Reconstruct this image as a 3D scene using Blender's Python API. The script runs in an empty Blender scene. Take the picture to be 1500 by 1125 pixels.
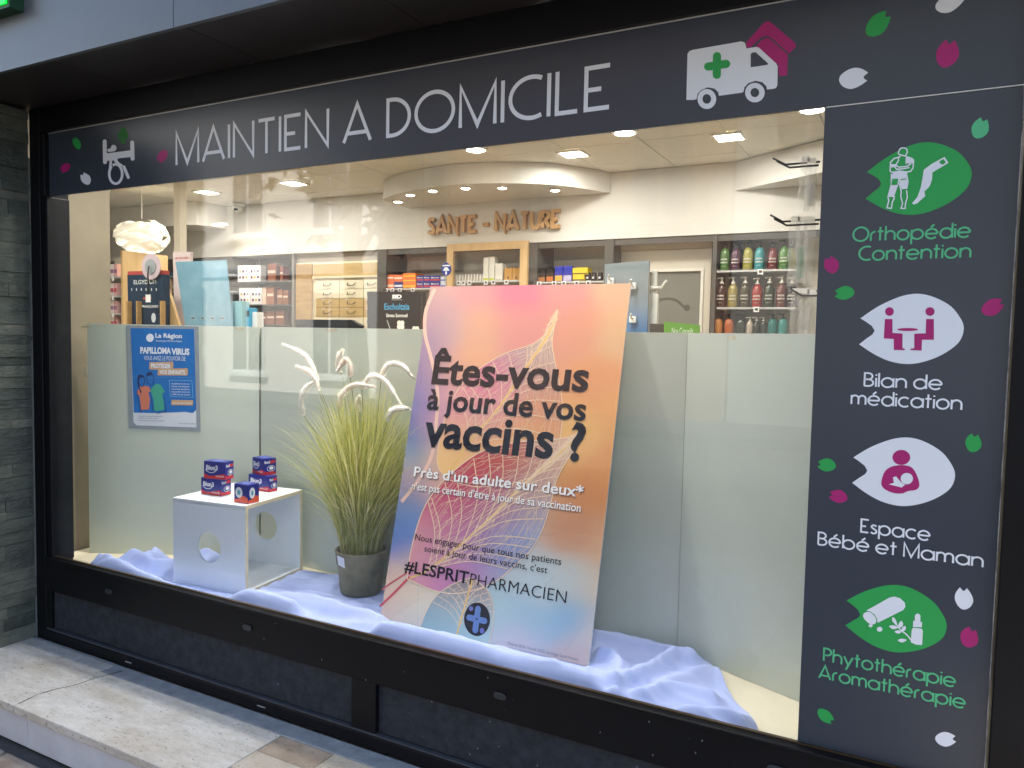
import bpy, math, random
from mathutils import Vector, Matrix, noise
random.seed(7)
S = bpy.context.scene
COL = S.collection

# ------------------------------------------------------------------ camera
F_PX, YAW, PITCH, ROLL = 1116.64, -0.487055, -0.0587696, 0.0205904
CAM = Vector((0.225065, -2.039636, 1.55))
FW = Vector((math.sin(YAW)*math.cos(PITCH), math.cos(YAW)*math.cos(PITCH), math.sin(PITCH)))
_rt = Vector((math.cos(YAW), -math.sin(YAW), 0)); _up = _rt.cross(FW)
RT = math.cos(ROLL)*_rt + math.sin(ROLL)*_up
UP = -math.sin(ROLL)*_rt + math.cos(ROLL)*_up
cd = bpy.data.cameras.new('camera'); cam = bpy.data.objects.new('camera', cd); COL.objects.link(cam)
cd.sensor_fit = 'HORIZONTAL'; cd.sensor_width = 36.0; cd.lens = F_PX/1500*36
cd.clip_start = 0.02; cd.clip_end = 2000
m3 = Matrix((RT, UP, -FW)).transposed()
cam.matrix_world = Matrix.Translation(CAM) @ m3.to_4x4()
S.camera = cam

# ------------------------------------------------------------------ world, sun, exposure
SUN_EL, SUN_AZ = math.radians(50), math.radians(18)     # azimuth: clockwise from +Y
w = bpy.data.worlds.new('World'); S.world = w; w.use_nodes = True
nt = w.node_tree; nt.nodes.clear()
sky = nt.nodes.new('ShaderNodeTexSky'); sky.sky_type = 'NISHITA'; sky.sun_disc = False
sky.sun_elevation = SUN_EL; sky.sun_rotation = SUN_AZ; sky.air_density = 1.0; sky.dust_density = 1.2; sky.ozone_density = 1.5
bg = nt.nodes.new('ShaderNodeBackground'); bg.inputs['Strength'].default_value = 0.15
wo = nt.nodes.new('ShaderNodeOutputWorld')
nt.links.new(sky.outputs[0], bg.inputs[0]); nt.links.new(bg.outputs[0], wo.inputs[0])
sl = bpy.data.lights.new('sun', 'SUN'); sl.energy = 4.4; sl.angle = math.radians(1.0); sl.color = (1, .98, .96)
so = bpy.data.objects.new('sun', sl); COL.objects.link(so)
sd = Vector((math.sin(SUN_AZ)*math.cos(SUN_EL), math.cos(SUN_AZ)*math.cos(SUN_EL), math.sin(SUN_EL)))
so.rotation_euler = (-sd).to_track_quat('-Z', 'Y').to_euler(); so.location = sd*30
S.view_settings.view_transform = 'Standard'; S.view_settings.look = 'None'
S.view_settings.exposure = 1.95; S.view_settings.gamma = 1.0; S.view_settings.use_curve_mapping = False
S.render.engine = 'CYCLES'
cy = S.cycles
cy.use_denoising = True; cy.max_bounces = 8; cy.diffuse_bounces = 4; cy.glossy_bounces = 4
cy.transparent_max_bounces = 16; cy.transmission_bounces = 6
cy.caustics_reflective = False; cy.caustics_refractive = False; cy.sample_clamp_indirect = 6.0

# ------------------------------------------------------------------ pixel helpers (1500 x 1125 photograph)
def ray(u, v): return FW + RT*((u-750)/F_PX) + UP*((562.5-v)/F_PX)
def at_y(u, v, y): d = ray(u, v); return CAM + d*((y-CAM.y)/d.y)
def at_z(u, v, z): d = ray(u, v); return CAM + d*((z-CAM.z)/d.z)
def at_x(u, v, x): d = ray(u, v); return CAM + d*((x-CAM.x)/d.x)
def at_plane(u, v, p, n): d = ray(u, v); return CAM + d*((p-CAM).dot(n)/d.dot(n))

# ------------------------------------------------------------------ materials
def lin(c):
    return tuple(((x/255)/12.92 if x/255 <= .04045 else ((x/255+.055)/1.055)**2.4) for x in c)
_mats = {}
def mat(name, col, rough=.6, metal=0.0, var=0.0, vscale=6.0, col2=None, bump=0.0, bscale=40.0, spec=.5, emit=0.0, emit_col=None, coat=0.0, trans=0.0, stretch=None, detail=5.0, rvar=0.0, pits=0.0, pscale=60.0):
    if name in _mats: return _mats[name]
    m = bpy.data.materials.new(name); m.use_nodes = True
    t = m.node_tree; n = t.nodes; b = n['Principled BSDF']; L = t.links
    c = lin(col)+(1,)
    b.inputs['Base Color'].default_value = c; b.inputs['Roughness'].default_value = rough
    b.inputs['Metallic'].default_value = metal; b.inputs['Specular IOR Level'].default_value = spec
    b.inputs['Coat Weight'].default_value = coat
    if trans: b.inputs['Transmission Weight'].default_value = trans
    if emit:
        b.inputs['Emission Color'].default_value = lin(emit_col or col)+(1,); b.inputs['Emission Strength'].default_value = emit
    if var or bump or rvar or col2 or pits:
        tc = n.new('ShaderNodeTexCoord'); mp = n.new('ShaderNodeMapping'); L.new(tc.outputs['Object'], mp.inputs[0])
        if stretch: mp.inputs['Scale'].default_value = stretch
    if var or col2:
        nz = n.new('ShaderNodeTexNoise'); nz.inputs['Scale'].default_value = vscale; nz.inputs['Detail'].default_value = detail; nz.inputs['Roughness'].default_value = .62
        L.new(mp.outputs[0], nz.inputs['Vector'])
        rp = n.new('ShaderNodeValToRGB'); rp.color_ramp.elements[0].position = .3; rp.color_ramp.elements[1].position = .7
        if col2: a, d = c, lin(col2)+(1,)
        else: a = tuple(x*(1-var) for x in c[:3])+(1,); d = tuple(min(1, x*(1+var)) for x in c[:3])+(1,)
        rp.color_ramp.elements[0].color = a; rp.color_ramp.elements[1].color = d
        L.new(nz.outputs[0], rp.inputs[0]); L.new(rp.outputs[0], b.inputs['Base Color'])
        if rvar:
            mr = n.new('ShaderNodeMapRange'); mr.inputs[3].default_value = max(0, rough-rvar); mr.inputs[4].default_value = min(1, rough+rvar)
            L.new(nz.outputs[0], mr.inputs[0]); L.new(mr.outputs[0], b.inputs['Roughness'])
    if pits:                                             # small dark pits and larger faint stains of the stone itself
        np_ = n.new('ShaderNodeTexNoise'); np_.inputs['Scale'].default_value = pscale; np_.inputs['Detail'].default_value = 3; np_.inputs['Roughness'].default_value = .5; np_.inputs['Distortion'].default_value = 1.2; L.new(mp.outputs[0], np_.inputs['Vector'])
        pr_ = n.new('ShaderNodeValToRGB'); pr_.color_ramp.elements[0].position = .30; pr_.color_ramp.elements[1].position = .40; pr_.color_ramp.elements[0].color = (1-pits,)*3+(1,); pr_.color_ramp.elements[1].color = (1, 1, 1, 1); L.new(np_.outputs[0], pr_.inputs[0])
        st = n.new('ShaderNodeTexNoise'); st.inputs['Scale'].default_value = 4; st.inputs['Detail'].default_value = 4; L.new(mp.outputs[0], st.inputs['Vector'])
        sr = n.new('ShaderNodeValToRGB'); sr.color_ramp.elements[0].position = .35; sr.color_ramp.elements[1].position = .6; sr.color_ramp.elements[0].color = (.84, .80, .745, 1); sr.color_ramp.elements[1].color = (1, 1, 1, 1); L.new(st.outputs[0], sr.inputs[0])
        m1 = n.new('ShaderNodeMix'); m1.data_type = 'RGBA'; m1.blend_type = 'MULTIPLY'; m1.inputs[0].default_value = 1; L.new(rp.outputs[0], m1.inputs[6]); L.new(pr_.outputs[0], m1.inputs[7])
        m2 = n.new('ShaderNodeMix'); m2.data_type = 'RGBA'; m2.blend_type = 'MULTIPLY'; m2.inputs[0].default_value = 1; L.new(m1.outputs[2], m2.inputs[6]); L.new(sr.outputs[0], m2.inputs[7]); L.new(m2.outputs[2], b.inputs['Base Color'])
    if bump:
        nb = n.new('ShaderNodeTexNoise'); nb.inputs['Scale'].default_value = bscale; nb.inputs['Detail'].default_value = 6
        L.new(mp.outputs[0], nb.inputs['Vector'])
        bp = n.new('ShaderNodeBump'); bp.inputs['Strength'].default_value = bump; bp.inputs['Distance'].default_value = .01
        L.new(nb.outputs[0], bp.inputs['Height']); L.new(bp.outputs[0], b.inputs['Normal'])
    _mats[name] = m
    return m
def paint(col, rough=.5):                               # plain printed or painted colours, cached
    return mat('paint_%d_%d_%d_%d' % (*col, int(rough*100)), col, rough, var=.05, vscale=30)
def vcol_mat(name, rough=.5, spec=.4, trans=0.0, bump=0.0, bscale=60):
    if name in _mats: return _mats[name]
    m = bpy.data.materials.new(name); m.use_nodes = True; t = m.node_tree; n = t.nodes; b = n['Principled BSDF']
    a = n.new('ShaderNodeVertexColor'); a.layer_name = 'Col'; t.links.new(a.outputs[0], b.inputs['Base Color'])
    b.inputs['Roughness'].default_value = rough; b.inputs['Specular IOR Level'].default_value = spec
    if trans:
        tr = n.new('ShaderNodeBsdfTranslucent'); mx = n.new('ShaderNodeMixShader'); mx.inputs[0].default_value = trans
        t.links.new(a.outputs[0], tr.inputs[0]); t.links.new(b.outputs[0], mx.inputs[1]); t.links.new(tr.outputs[0], mx.inputs[2])
        t.links.new(mx.outputs[0], n['Material Output'].inputs[0])
    if bump:
        tc = n.new('ShaderNodeTexCoord'); nb = n.new('ShaderNodeTexNoise'); nb.inputs['Scale'].default_value = bscale; t.links.new(tc.outputs['Object'], nb.inputs['Vector'])
        bp = n.new('ShaderNodeBump'); bp.inputs['Strength'].default_value = bump; bp.inputs['Distance'].default_value = .01
        t.links.new(nb.outputs[0], bp.inputs['Height']); t.links.new(bp.outputs[0], b.inputs['Normal'])
    _mats[name] = m; return m
def glass_mat(name, tint=(1, 1, 1), r0=.05, rough=0.0, dusty=0.0):  # window glass: clear sheet with angle-dependent mirror reflection
    if name in _mats: return _mats[name]
    m = bpy.data.materials.new(name); m.use_nodes = True; t = m.node_tree; n = t.nodes; n.clear(); L = t.links
    out = n.new('ShaderNodeOutputMaterial'); mx = n.new('ShaderNodeMixShader')
    tr = n.new('ShaderNodeBsdfTransparent'); tr.inputs[0].default_value = (*tint, 1)
    gl = n.new('ShaderNodeBsdfGlossy'); gl.inputs['Roughness'].default_value = rough
    ge = n.new('ShaderNodeNewGeometry'); dt = n.new('ShaderNodeVectorMath'); dt.operation = 'DOT_PRODUCT'
    L.new(ge.outputs['Normal'], dt.inputs[0]); L.new(ge.outputs['Incoming'], dt.inputs[1])
    ab = n.new('ShaderNodeMath'); ab.operation = 'ABSOLUTE'; L.new(dt.outputs['Value'], ab.inputs[0])
    su = n.new('ShaderNodeMath'); su.operation = 'SUBTRACT'; su.inputs[0].default_value = 1; L.new(ab.outputs[0], su.inputs[1])
    pw = n.new('ShaderNodeMath'); pw.operation = 'POWER'; pw.inputs[1].default_value = 5; L.new(su.outputs[0], pw.inputs[0])
    ma = n.new('ShaderNodeMath'); ma.operation = 'MULTIPLY_ADD'; ma.inputs[1].default_value = 1-r0; ma.inputs[2].default_value = r0; L.new(pw.outputs[0], ma.inputs[0])
    L.new(ma.outputs[0], mx.inputs[0]); L.new(tr.outputs[0], mx.inputs[1]); L.new(gl.outputs[0], mx.inputs[2]); L.new(mx.outputs[0], out.inputs[0])
    if dusty:                                             # faint dust and wiping marks on the pane
        tc = n.new('ShaderNodeTexCoord'); mp = n.new('ShaderNodeMapping'); mp.inputs['Scale'].default_value = (1, 1, .35); L.new(tc.outputs['Object'], mp.inputs[0])
        nz = n.new('ShaderNodeTexNoise'); nz.inputs['Scale'].default_value = 5; nz.inputs['Detail'].default_value = 8; nz.inputs['Roughness'].default_value = .7; L.new(mp.outputs[0], nz.inputs['Vector'])
        mr = n.new('ShaderNodeMapRange'); mr.inputs[1].default_value = .45; mr.inputs[2].default_value = .85; mr.inputs[3].default_value = .004; mr.inputs[4].default_value = dusty; L.new(nz.outputs[0], mr.inputs[0])
        df = n.new('ShaderNodeBsdfDiffuse'); df.inputs[0].default_value = (.8, .8, .78, 1); m2 = n.new('ShaderNodeMixShader')
        L.new(mr.outputs[0], m2.inputs[0]); L.new(mx.outputs[0], m2.inputs[1]); L.new(df.outputs[0], m2.inputs[2]); L.new(m2.outputs[0], out.inputs[0])
    _mats[name] = m; return m
def wood(name, c1, c2, rough=.5, stretch=(1, 1, 12)):
    return mat(name, c1, rough, col2=c2, vscale=3, stretch=stretch, detail=6, bump=.05, bscale=30)

# ------------------------------------------------------------------ object helpers
ORG = {}
def thing(name, label, cat, loc=(0, 0, 0), group=None):
    o = bpy.data.objects.new(name, None); COL.objects.link(o); o.location = loc; o.empty_display_size = .05
    o['label'] = label; o['category'] = cat
    if group: o['group'] = group
    ORG[o.name] = Vector(loc); return o
def tag(o, label, cat, group=None):
    o['label'] = label; o['category'] = cat
    if group: o['group'] = group
    return o
def structure(o): o['kind'] = 'structure'; return o

class MB:
    def __init__(s): s.v = []; s.f = []; s.c = None
    def add(s, vs, fs):
        b = len(s.v); s.v += [Vector(v) for v in vs]; s.f += [tuple(i+b for i in f) for f in fs]; return s
    def box(s, x0, x1, y0, y1, z0, z1):
        return s.add([(x0,y0,z0),(x1,y0,z0),(x1,y1,z0),(x0,y1,z0),(x0,y0,z1),(x1,y0,z1),(x1,y1,z1),(x0,y1,z1)],
                     [(0,3,2,1),(4,5,6,7),(0,1,5,4),(1,2,6,5),(2,3,7,6),(3,0,4,7)])
    def hexa(s, p):   # 8 points, bottom ring then top ring
        return s.add(p, [(0,3,2,1),(4,5,6,7),(0,1,5,4),(1,2,6,5),(2,3,7,6),(3,0,4,7)])
    def rbox(s, c, ex, ey, sx, sy, z0, z1):   # box turned about z: c is the centre, ex, ey unit axes
        c = Vector(c); q = [c+ex*(a*sx/2)+ey*(b*sy/2) for a, b in ((-1,-1),(1,-1),(1,1),(-1,1))]
        return s.hexa([(p.x, p.y, z0) for p in q]+[(p.x, p.y, z1) for p in q])
    def prism(s, pts, off):   # planar polygon extruded along a vector
        n = len(pts); off = Vector(off); p = [Vector(a) for a in pts]
        return s.add(p+[a+off for a in p], [tuple(range(n)), tuple(range(2*n-1, n-1, -1))]+[(i, i+n, (i+1) % n+n, (i+1) % n) for i in range(n)])
    def lathe(s, c, prof, n=20, sx=1, sy=1):
        c = Vector(c); vs = []; fs = []
        for r, z in prof:
            for k in range(n):
                a = 2*math.pi*k/n; vs.append((c.x+r*math.cos(a)*sx, c.y+r*math.sin(a)*sy, c.z+z))
        for i in range(len(prof)-1):
            for k in range(n): k2 = (k+1) % n; fs.append((i*n+k, i*n+k2, (i+1)*n+k2, (i+1)*n+k))
        fs.append(tuple(range(n-1, -1, -1))); fs.append(tuple((len(prof)-1)*n+k for k in range(n)))
        return s.add(vs, fs)
    def tube(s, pts, r, n=8):
        pts = [Vector(p) for p in pts]; rs = r if isinstance(r, (list, tuple)) else [r]*len(pts); vs = []; fs = []
        for i, p in enumerate(pts):
            t = (pts[min(i+1, len(pts)-1)]-pts[max(i-1, 0)]).normalized()
            a = t.orthogonal().normalized() if i == 0 else (a-t*a.dot(t)).normalized()
            b = t.cross(a)
            for k in range(n):
                g = 2*math.pi*k/n; vs.append(p+(a*math.cos(g)+b*math.sin(g))*rs[i])
        for i in range(len(pts)-1):
            for k in range(n): k2 = (k+1) % n; fs.append((i*n+k, i*n+k2, (i+1)*n+k2, (i+1)*n+k))
        fs.append(tuple(range(n-1, -1, -1))); fs.append(tuple((len(pts)-1)*n+k for k in range(n)))
        return s.add(vs, fs)
    def build(s, name, material, parent=None, smooth=False, bevel=0.0, colors=None):
        if parent is not None: org = ORG[parent.name]
        else:
            xs = [v.x for v in s.v]; ys = [v.y for v in s.v]; org = Vector(((min(xs)+max(xs))/2, (min(ys)+max(ys))/2, min(v.z for v in s.v)))
        me = bpy.data.meshes.new(name); me.from_pydata([tuple(v-org) for v in s.v], [], s.f); me.update()
        if material: me.materials.append(material)
        if smooth: me.polygons.foreach_set('use_smooth', [True]*len(me.polygons))
        if colors:
            ca = me.color_attributes.new('Col', 'FLOAT_COLOR', 'POINT')
            for i, c in enumerate(colors): ca.data[i].color = (*c, 1)
        o = bpy.data.objects.new(name, me); COL.objects.link(o)
        if parent is not None: o.parent = parent
        else: o.location = org
        ORG[o.name] = org.copy()
        if bevel:
            bv = o.modifiers.new('edge', 'BEVEL'); bv.width = bevel; bv.segments = 2; bv.limit_method = 'ANGLE'; bv.angle_limit = math.radians(40)
        return o
def recalc(o):
    import bmesh
    bm = bmesh.new(); bm.from_mesh(o.data); bmesh.ops.recalc_face_normals(bm, faces=bm.faces); bm.to_mesh(o.data); bm.free(); return o
def B(x0, x1, y0, y1, z0, z1): return MB().box(x0, x1, y0, y1, z0, z1)

# ------------------------------------------------------------------ flat print: polygons, strokes, lettering
def ribbon(pts, wd, closed=False):
    P = [Vector(p).to_2d() for p in pts]; P = [p for i, p in enumerate(P) if i == 0 or (p-P[i-1]).length > 1e-7]
    if closed and (P[0]-P[-1]).length < 1e-7: P.pop()
    n = len(P); Lf = []; Rg = []
    for i in range(n):
        a = P[(i-1) % n] if (closed or i > 0) else None; b = P[(i+1) % n] if (closed or i < n-1) else None
        d1 = (P[i]-a).normalized() if a is not None else None; d2 = (b-P[i]).normalized() if b is not None else None
        if d1 is None: d1 = d2
        if d2 is None: d2 = d1
        n1 = Vector((-d1.y, d1.x)); n2 = Vector((-d2.y, d2.x)); mm = n1+n2
        mm = mm.normalized() if mm.length > 1e-6 else n1
        k = min(1/max(mm.dot(n1), .25), 2.2)
        Lf.append(P[i]+mm*(wd/2*k)); Rg.append(P[i]-mm*(wd/2*k))
    return [[Rg[i], Rg[(i+1) % n], Lf[(i+1) % n], Lf[i]] for i in range(n if closed else n-1)]
def arc(cx, cz, rx, rz, a0, a1, n=16):
    return [(cx+rx*math.cos(math.radians(a0+(a1-a0)*i/n)), cz+rz*math.sin(math.radians(a0+(a1-a0)*i/n))) for i in range(n+1)]
def ellipse(cx, cz, rx, rz, n=28): return arc(cx, cz, rx, rz, 0, 360, n)[:-1]
def spline(pts, closed=False, k=6):
    P = [Vector(p) for p in pts]; n = len(P); out = []
    for i in range(n if closed else n-1):
        p0 = P[(i-1) % n] if closed or i > 0 else P[i]; p1 = P[i]; p2 = P[(i+1) % n]; p3 = P[(i+2) % n] if closed or i+2 < n else P[(i+1) % n]
        for j in range(k):
            t = j/k; out.append(.5*((2*p1)+(p2-p0)*t+(2*p0-5*p1+4*p2-p3)*t*t+(3*p1-p0-3*p2+p3)*t**3))
    if not closed: out.append(P[-1])
    return out
def flat(name, groups, material, parent, mapfn, h=.0004, step=.00006, colors=None):
    """groups: list of polygon lists; polygons of one group never overlap, each further group lies a hair higher"""
    mb = MB(); i = 0
    for g in groups:
        for poly in g: mb.add([mapfn(p[0], p[1], h+i*step) for p in poly], [tuple(range(len(poly)))])
        i += 1
    return mb.build(name, material, parent)

def _stroke_font():
    A = arc; G = {}
    G['M'] = (.80, [[(0,0),(0,1),(.40,.03),(.80,1),(.80,0)]]); G['A'] = (.74, [[(0,0),(.37,1),(.74,0)], [(.10,.24),(.64,.24)]])
    G['I'] = (0, [[(0,0),(0,1)]]); G['N'] = (.64, [[(0,0),(0,1),(.64,0),(.64,1)]]); G['T'] = (.52, [[(0,.965),(.52,.965)], [(.26,.95),(.26,0)]])
    G['E'] = (.46, [[(.46,.965),(0,.965),(0,.035),(.46,.035)], [(0,.47),(.30,.47)]]); G['L'] = (.42, [[(0,1),(0,.035),(.42,.035)]])
    G['D'] = (.56, [('c', [(0,.035),(0,.965),(.12,.965)]+A(.12,.5,.44,.465,90,-90,18))]); G['O'] = (.92, [('c', A(.46,.5,.46,.49,0,360,36)[:-1])])
    G['C'] = (.66, [A(.46,.5,.46,.48,62,298,26)])
    G['S'] = (.44, [spline([(.42,.84),(.28,.97),(.10,.93),(.03,.77),(.12,.60),(.30,.46),(.41,.30),(.36,.10),(.20,.03),(.05,.12),(0,.2)])])
    G['U'] = (.58, [[(0,1),(0,.3)]+A(.29,.3,.29,.27,180,360,14)+[(.58,1)]]); G['R'] = (.46, [[(0,0),(0,.965),(.16,.965)]+A(.16,.72,.26,.245,90,-90,12)+[(0,.475)], [(.16,.47),(.46,0)]])
    G['P'] = (.48, [[(0,0),(0,.965),(.2,.965)]+A(.2,.71,.28,.255,90,-90,12)+[(0,.455)]])
    G['B'] = (.50, [[(0,.035),(0,.965),(.2,.965)]+A(.2,.74,.24,.225,90,-90,12)+[(0,.515)], [(.18,.515)]+A(.22,.275,.28,.24,90,-90,12)+[(0,.035)]])
    G['-'] = (.42, [[(0,.42),(.42,.42)]]); x = .66; r = .33
    o = ('c', A(r, r, r, r, 0, 360, 30)[:-1])
    G['o'] = (x, [o]); G['r'] = (.26, [[(0,0),(0,.36)]+A(.26,.36,.26,.28,180,90,8)]); G['t'] = (.3, [[(.13,.95),(.13,0)], [(-.03,.64),(.32,.64)]])
    n_ = [[(0,0),(0,.66)], [(0,.34)]+A(.27,.36,.27,.28,180,0,14)+[(.54,0)]]
    G['n'] = (.54, n_); G['h'] = (.54, [[(0,0),(0,1)], n_[1]]); G['p'] = (x, [[(0,-.34),(0,.66)], o]); G['b'] = (x, [[(0,0),(0,1)], o])
    G['d'] = (x, [o, [(x,0),(x,1)]]); G['a'] = (x, [o, [(x,0),(x,.66)]]); e = A(r, r, r, r, 0, 318, 26)
    G['e'] = (x, [e, [(0.02,r),(x,r)]]); G['é'] = (x, [e, [(0.02,r),(x,r)], [(.26,.76),(.46,.96)]]); G['i'] = (0, [[(0,0),(0,.64)], [(0,.80),(0,.90)]])
    G['c'] = (.56, [A(r, r, r, r, 48, 312, 22)]); G['l'] = (0, [[(0,0),(0,1)]]); G['y'] = (.56, [[(0,.64),(.29,.02)], [(.56,.64),(.14,-.34)]])
    G['m'] = (.86, [[(0,0),(0,.66)], [(0,.36)]+A(.215,.40,.215,.24,180,0,10)+[(.43,0)], [(.43,.36)]+A(.645,.40,.215,.24,180,0,10)+[(.86,0)]])
    G['s'] = (.34, [spline([(.32,.54),(.2,.63),(.06,.58),(.04,.46),(.18,.35),(.32,.24),(.30,.08),(.14,.02),(0,.10)])])
    G[' '] = (.12, [])
    return G
SF = _stroke_font()
def stroke_text(text, x0, x1, zb, cap, wd, gap=.17):
    x = 0.0; items = []
    for ch in text:
        adv, st = SF[ch]; items.append((x, st)); x += adv+gap
    width = x-gap; k = (x1-x0)/width; groups = []; letters = []
    for ox, st in items:
        L = []
        for s_ in st:
            closed = isinstance(s_, tuple); pts = s_[1] if closed else s_
            q = ribbon([(x0+(ox+p[0])*k, zb+p[1]*cap) for p in pts], wd, closed); groups.append(q); L.append(q)
        if L: letters.append(L)
    return groups, letters
_tcache = {}
def font_mesh(body, bold, shear=0.0, spacing=1.0):
    key = (body, bold, spacing)
    if key in _tcache: return _tcache[key]
    c = bpy.data.curves.new('lettering', 'FONT'); c.body = body; c.offset = bold; c.resolution_u = 3; c.space_character = spacing
    o = bpy.data.objects.new('lettering_tmp', c); COL.objects.link(o)
    dg = bpy.context.evaluated_depsgraph_get(); me = bpy.data.meshes.new_from_object(o.evaluated_get(dg))
    vs = [(v.co.x, v.co.y) for v in me.vertices]; fs = [tuple(p.vertices) for p in me.polygons]
    bpy.data.objects.remove(o); bpy.data.curves.remove(c); bpy.data.meshes.remove(me)
    _tcache[key] = (vs, fs); return vs, fs
def font_text(name, body, x0, x1, zb, cap, material, parent, mapfn, bold=.01, h=.0006, spacing=1.0, shear=0.0):
    """built-in lettering: fitted to x0..x1, baseline zb, capital height cap"""
    vs, fs = font_mesh(body, bold, 0, spacing)
    if not vs: return None
    a = min(v[0] for v in vs); b = max(v[0] for v in vs); k = (x1-x0)/(b-a); kz = cap/.70
    mb = MB(); mb.add([mapfn(x0+(v[0]-a)*k+shear*v[1]*kz, zb+v[1]*kz, h) for v in vs], fs)
    return mb.build(name, material, parent)

# ================================================================== THE SETTING
XL, XR, ZB, ZS, ZT = -3.1603, 0.4056, 0.5338, 2.1308, 2.4002     # glass left, side panel right, glass bottom, sign bottom, sign top
ZP, STEP, CEIL = 0.45, 0.15, 2.68                                   # display platform, step, shop ceiling
M_black = mat('black_frame', (11, 12, 16), .45, spec=.22, var=.25, vscale=9, bump=.03, bscale=120)
M_panel = mat('dark_board', (46, 52, 61), .85, col2=(24, 28, 35), vscale=30, bump=.35, bscale=260)
M_stepm = mat('worn_limestone', (194, 186, 175), .88, col2=(216, 210, 201), vscale=17, bump=.5, bscale=90, stretch=(1, 2.4, 1), pits=.45, pscale=42)
M_riser = mat('pale_marble', (190, 192, 198), .5, col2=(205, 207, 212), vscale=9, bump=.06, bscale=60)
M_conc = mat('grey_concrete', (142, 142, 140), .9, col2=(172, 170, 166), vscale=18, bump=.3, bscale=150)
M_flag = [mat('flagstone_%d' % i, c, .8, col2=d, vscale=5, bump=.35, bscale=50, pits=.3, pscale=30) for i, (c, d) in enumerate([((170,165,160),(130,112,98)), ((182,178,174),(150,135,120)), ((160,150,140),(118,100,88))])]
M_joint = mat('mortar', (70, 68, 66), .95, var=.2, vscale=40)
M_asph = mat('asphalt', (62, 63, 66), .9, var=.2, vscale=60, bump=.3, bscale=200)
M_shop_white = mat('shop_wall_paint', (222, 219, 212), .75, var=.03, vscale=3)

# ground outside
structure(B(-40, 40, -6.0, .05, -.3, -.012).build('pavement', M_joint))
pav = bpy.data.objects['pavement']
structure(B(-60, 60, -30, -6.0, -.4, -.12).build('road', M_asph))
def flagstones():
    rnd = random.Random(3); nx, ny = 15, 7; x0, y0, dx, dy = -4.6, -3.6, .47, .445
    g = [[(x0+i*dx+(rnd.uniform(-.09, .09)), y0+j*dy+(rnd.uniform(-.08, .08) if 0 < j < ny else 0)) for j in range(ny+1)] for i in range(nx+1)]
    for i in range(nx):
        for j in range(ny):
            p = [Vector((*g[a][b], 0)) for a, b in ((i, j), (i+1, j), (i+1, j+1), (i, j+1))]
            c = sum(p, Vector())/4; z = rnd.uniform(-.003, .003)
            q = [c+(a-c)*(1-.03) for a in p]; r = [c+(a-c)*(1-.055) for a in p]
            mb = MB(); mb.hexa([(a.x, a.y, -.0115) for a in q]+[(a.x, a.y, z) for a in r])
            mb.build('flagstone', M_flag[rnd.randrange(3)], pav)
flagstones()
# step in front of the shop window
stp = thing('stone_step', 'worn beige limestone step along the shop front with pale riser', 'step', (-1.3, -.22, 0))
B(-3.6, 1.2, -.428, .03, -.01, .118).build('core', M_conc, stp)
SX = [-3.6, at_z(27, 1030, STEP).x, -1.68]
for a, b in zip(SX[:-1], SX[1:]):
    B(a+.001, b-.001, -.456, -.115 if a > -3 else -.05, .1185, STEP).build('tread_slab', M_stepm, stp, bevel=.004)
B(SX[1], 1.2, -.114, -.036, .1185, STEP-.002).build('border_strip', M_conc, stp, bevel=.003)
B(-3.6, SX[1]-.001, -.0495, -.036, .1185, STEP-.002).build('border_strip', M_conc, stp)
M_pav = [mat('paver_%d' % i, c, .85, col2=d, vscale=9, bump=.35, bscale=80, pits=.35, pscale=55) for i, (c, d) in enumerate([((176,158,136),(200,186,166)), ((160,140,120),(188,172,152)), ((186,172,152),(206,196,180))])]
px_ = -1.679; row = 0
for r_ in range(3):
    y1 = -.116-r_*.114; y0 = y1-.111; x = -1.679
    while x < 1.15:
        wdt = random.choice((.17, .24, .30)); x2 = min(x+wdt, 1.18)
        B(x, x2-.004, y0, y1, .1185, STEP-random.uniform(0, .003)).build('paver', M_pav[random.randrange(3)], stp, bevel=.003); x = x2
xs_ = [-3.6, -2.62, -1.75, -.9, 0, .7, 1.2]
for a, b in zip(xs_[:-1], xs_[1:]):
    B(a+.001, b-.001, -.4445, -.4285, 0, .118).build('riser_slab', M_riser, stp, bevel=.002)
MB().tube([at_z(*p, STEP+.0002) for p in [(27,1031),(55,1017),(80,1010),(112,1003),(140,993),(178,983)]], .0012, 5).build('crack', M_joint, stp)

# shop shell
structure(B(-7.7, .75, .09, 3.3, .05, .148).build('floor', mat('shop_floor', (150, 140, 125), .4, var=.06, vscale=4)))
structure(B(-7.7, .75, 3.15, 3.3, .149, CEIL+.1).build('wall_back', M_shop_white))
structure(B(-7.8, -7.701, .09, 3.3, .149, CEIL+.1).build('wall_left', M_shop_white))
structure(B(.62, .74, .09, 3.149, .149, CEIL+.1).build('wall_right', M_shop_white))
structure(B(-7.7, -3.52, -.02, .088, .151, 2.9).build('wall_front', M_shop_white))
M_rev = mat('taupe_reveal', (138, 128, 108), .45, var=.08, vscale=5)
structure(B(-3.515, -3.45, .02, .47, .151, CEIL-.01).build('wall_reveal', M_rev))
structure(B(-7.7, 1.2, .06, .16, CEIL+.0, 3.4).build('beam_front', M_shop_white))
clg = structure(B(-7.7, .75, .16, 3.15, CEIL+.022, CEIL+.12).build('ceiling', mat('ceiling_grid', (205, 200, 188), .7)))
M_tile = mat('ceiling_tile', (232, 228, 216), .85, var=.03, vscale=30, bump=.05, bscale=300)
TL = .475; tme = None
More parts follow.
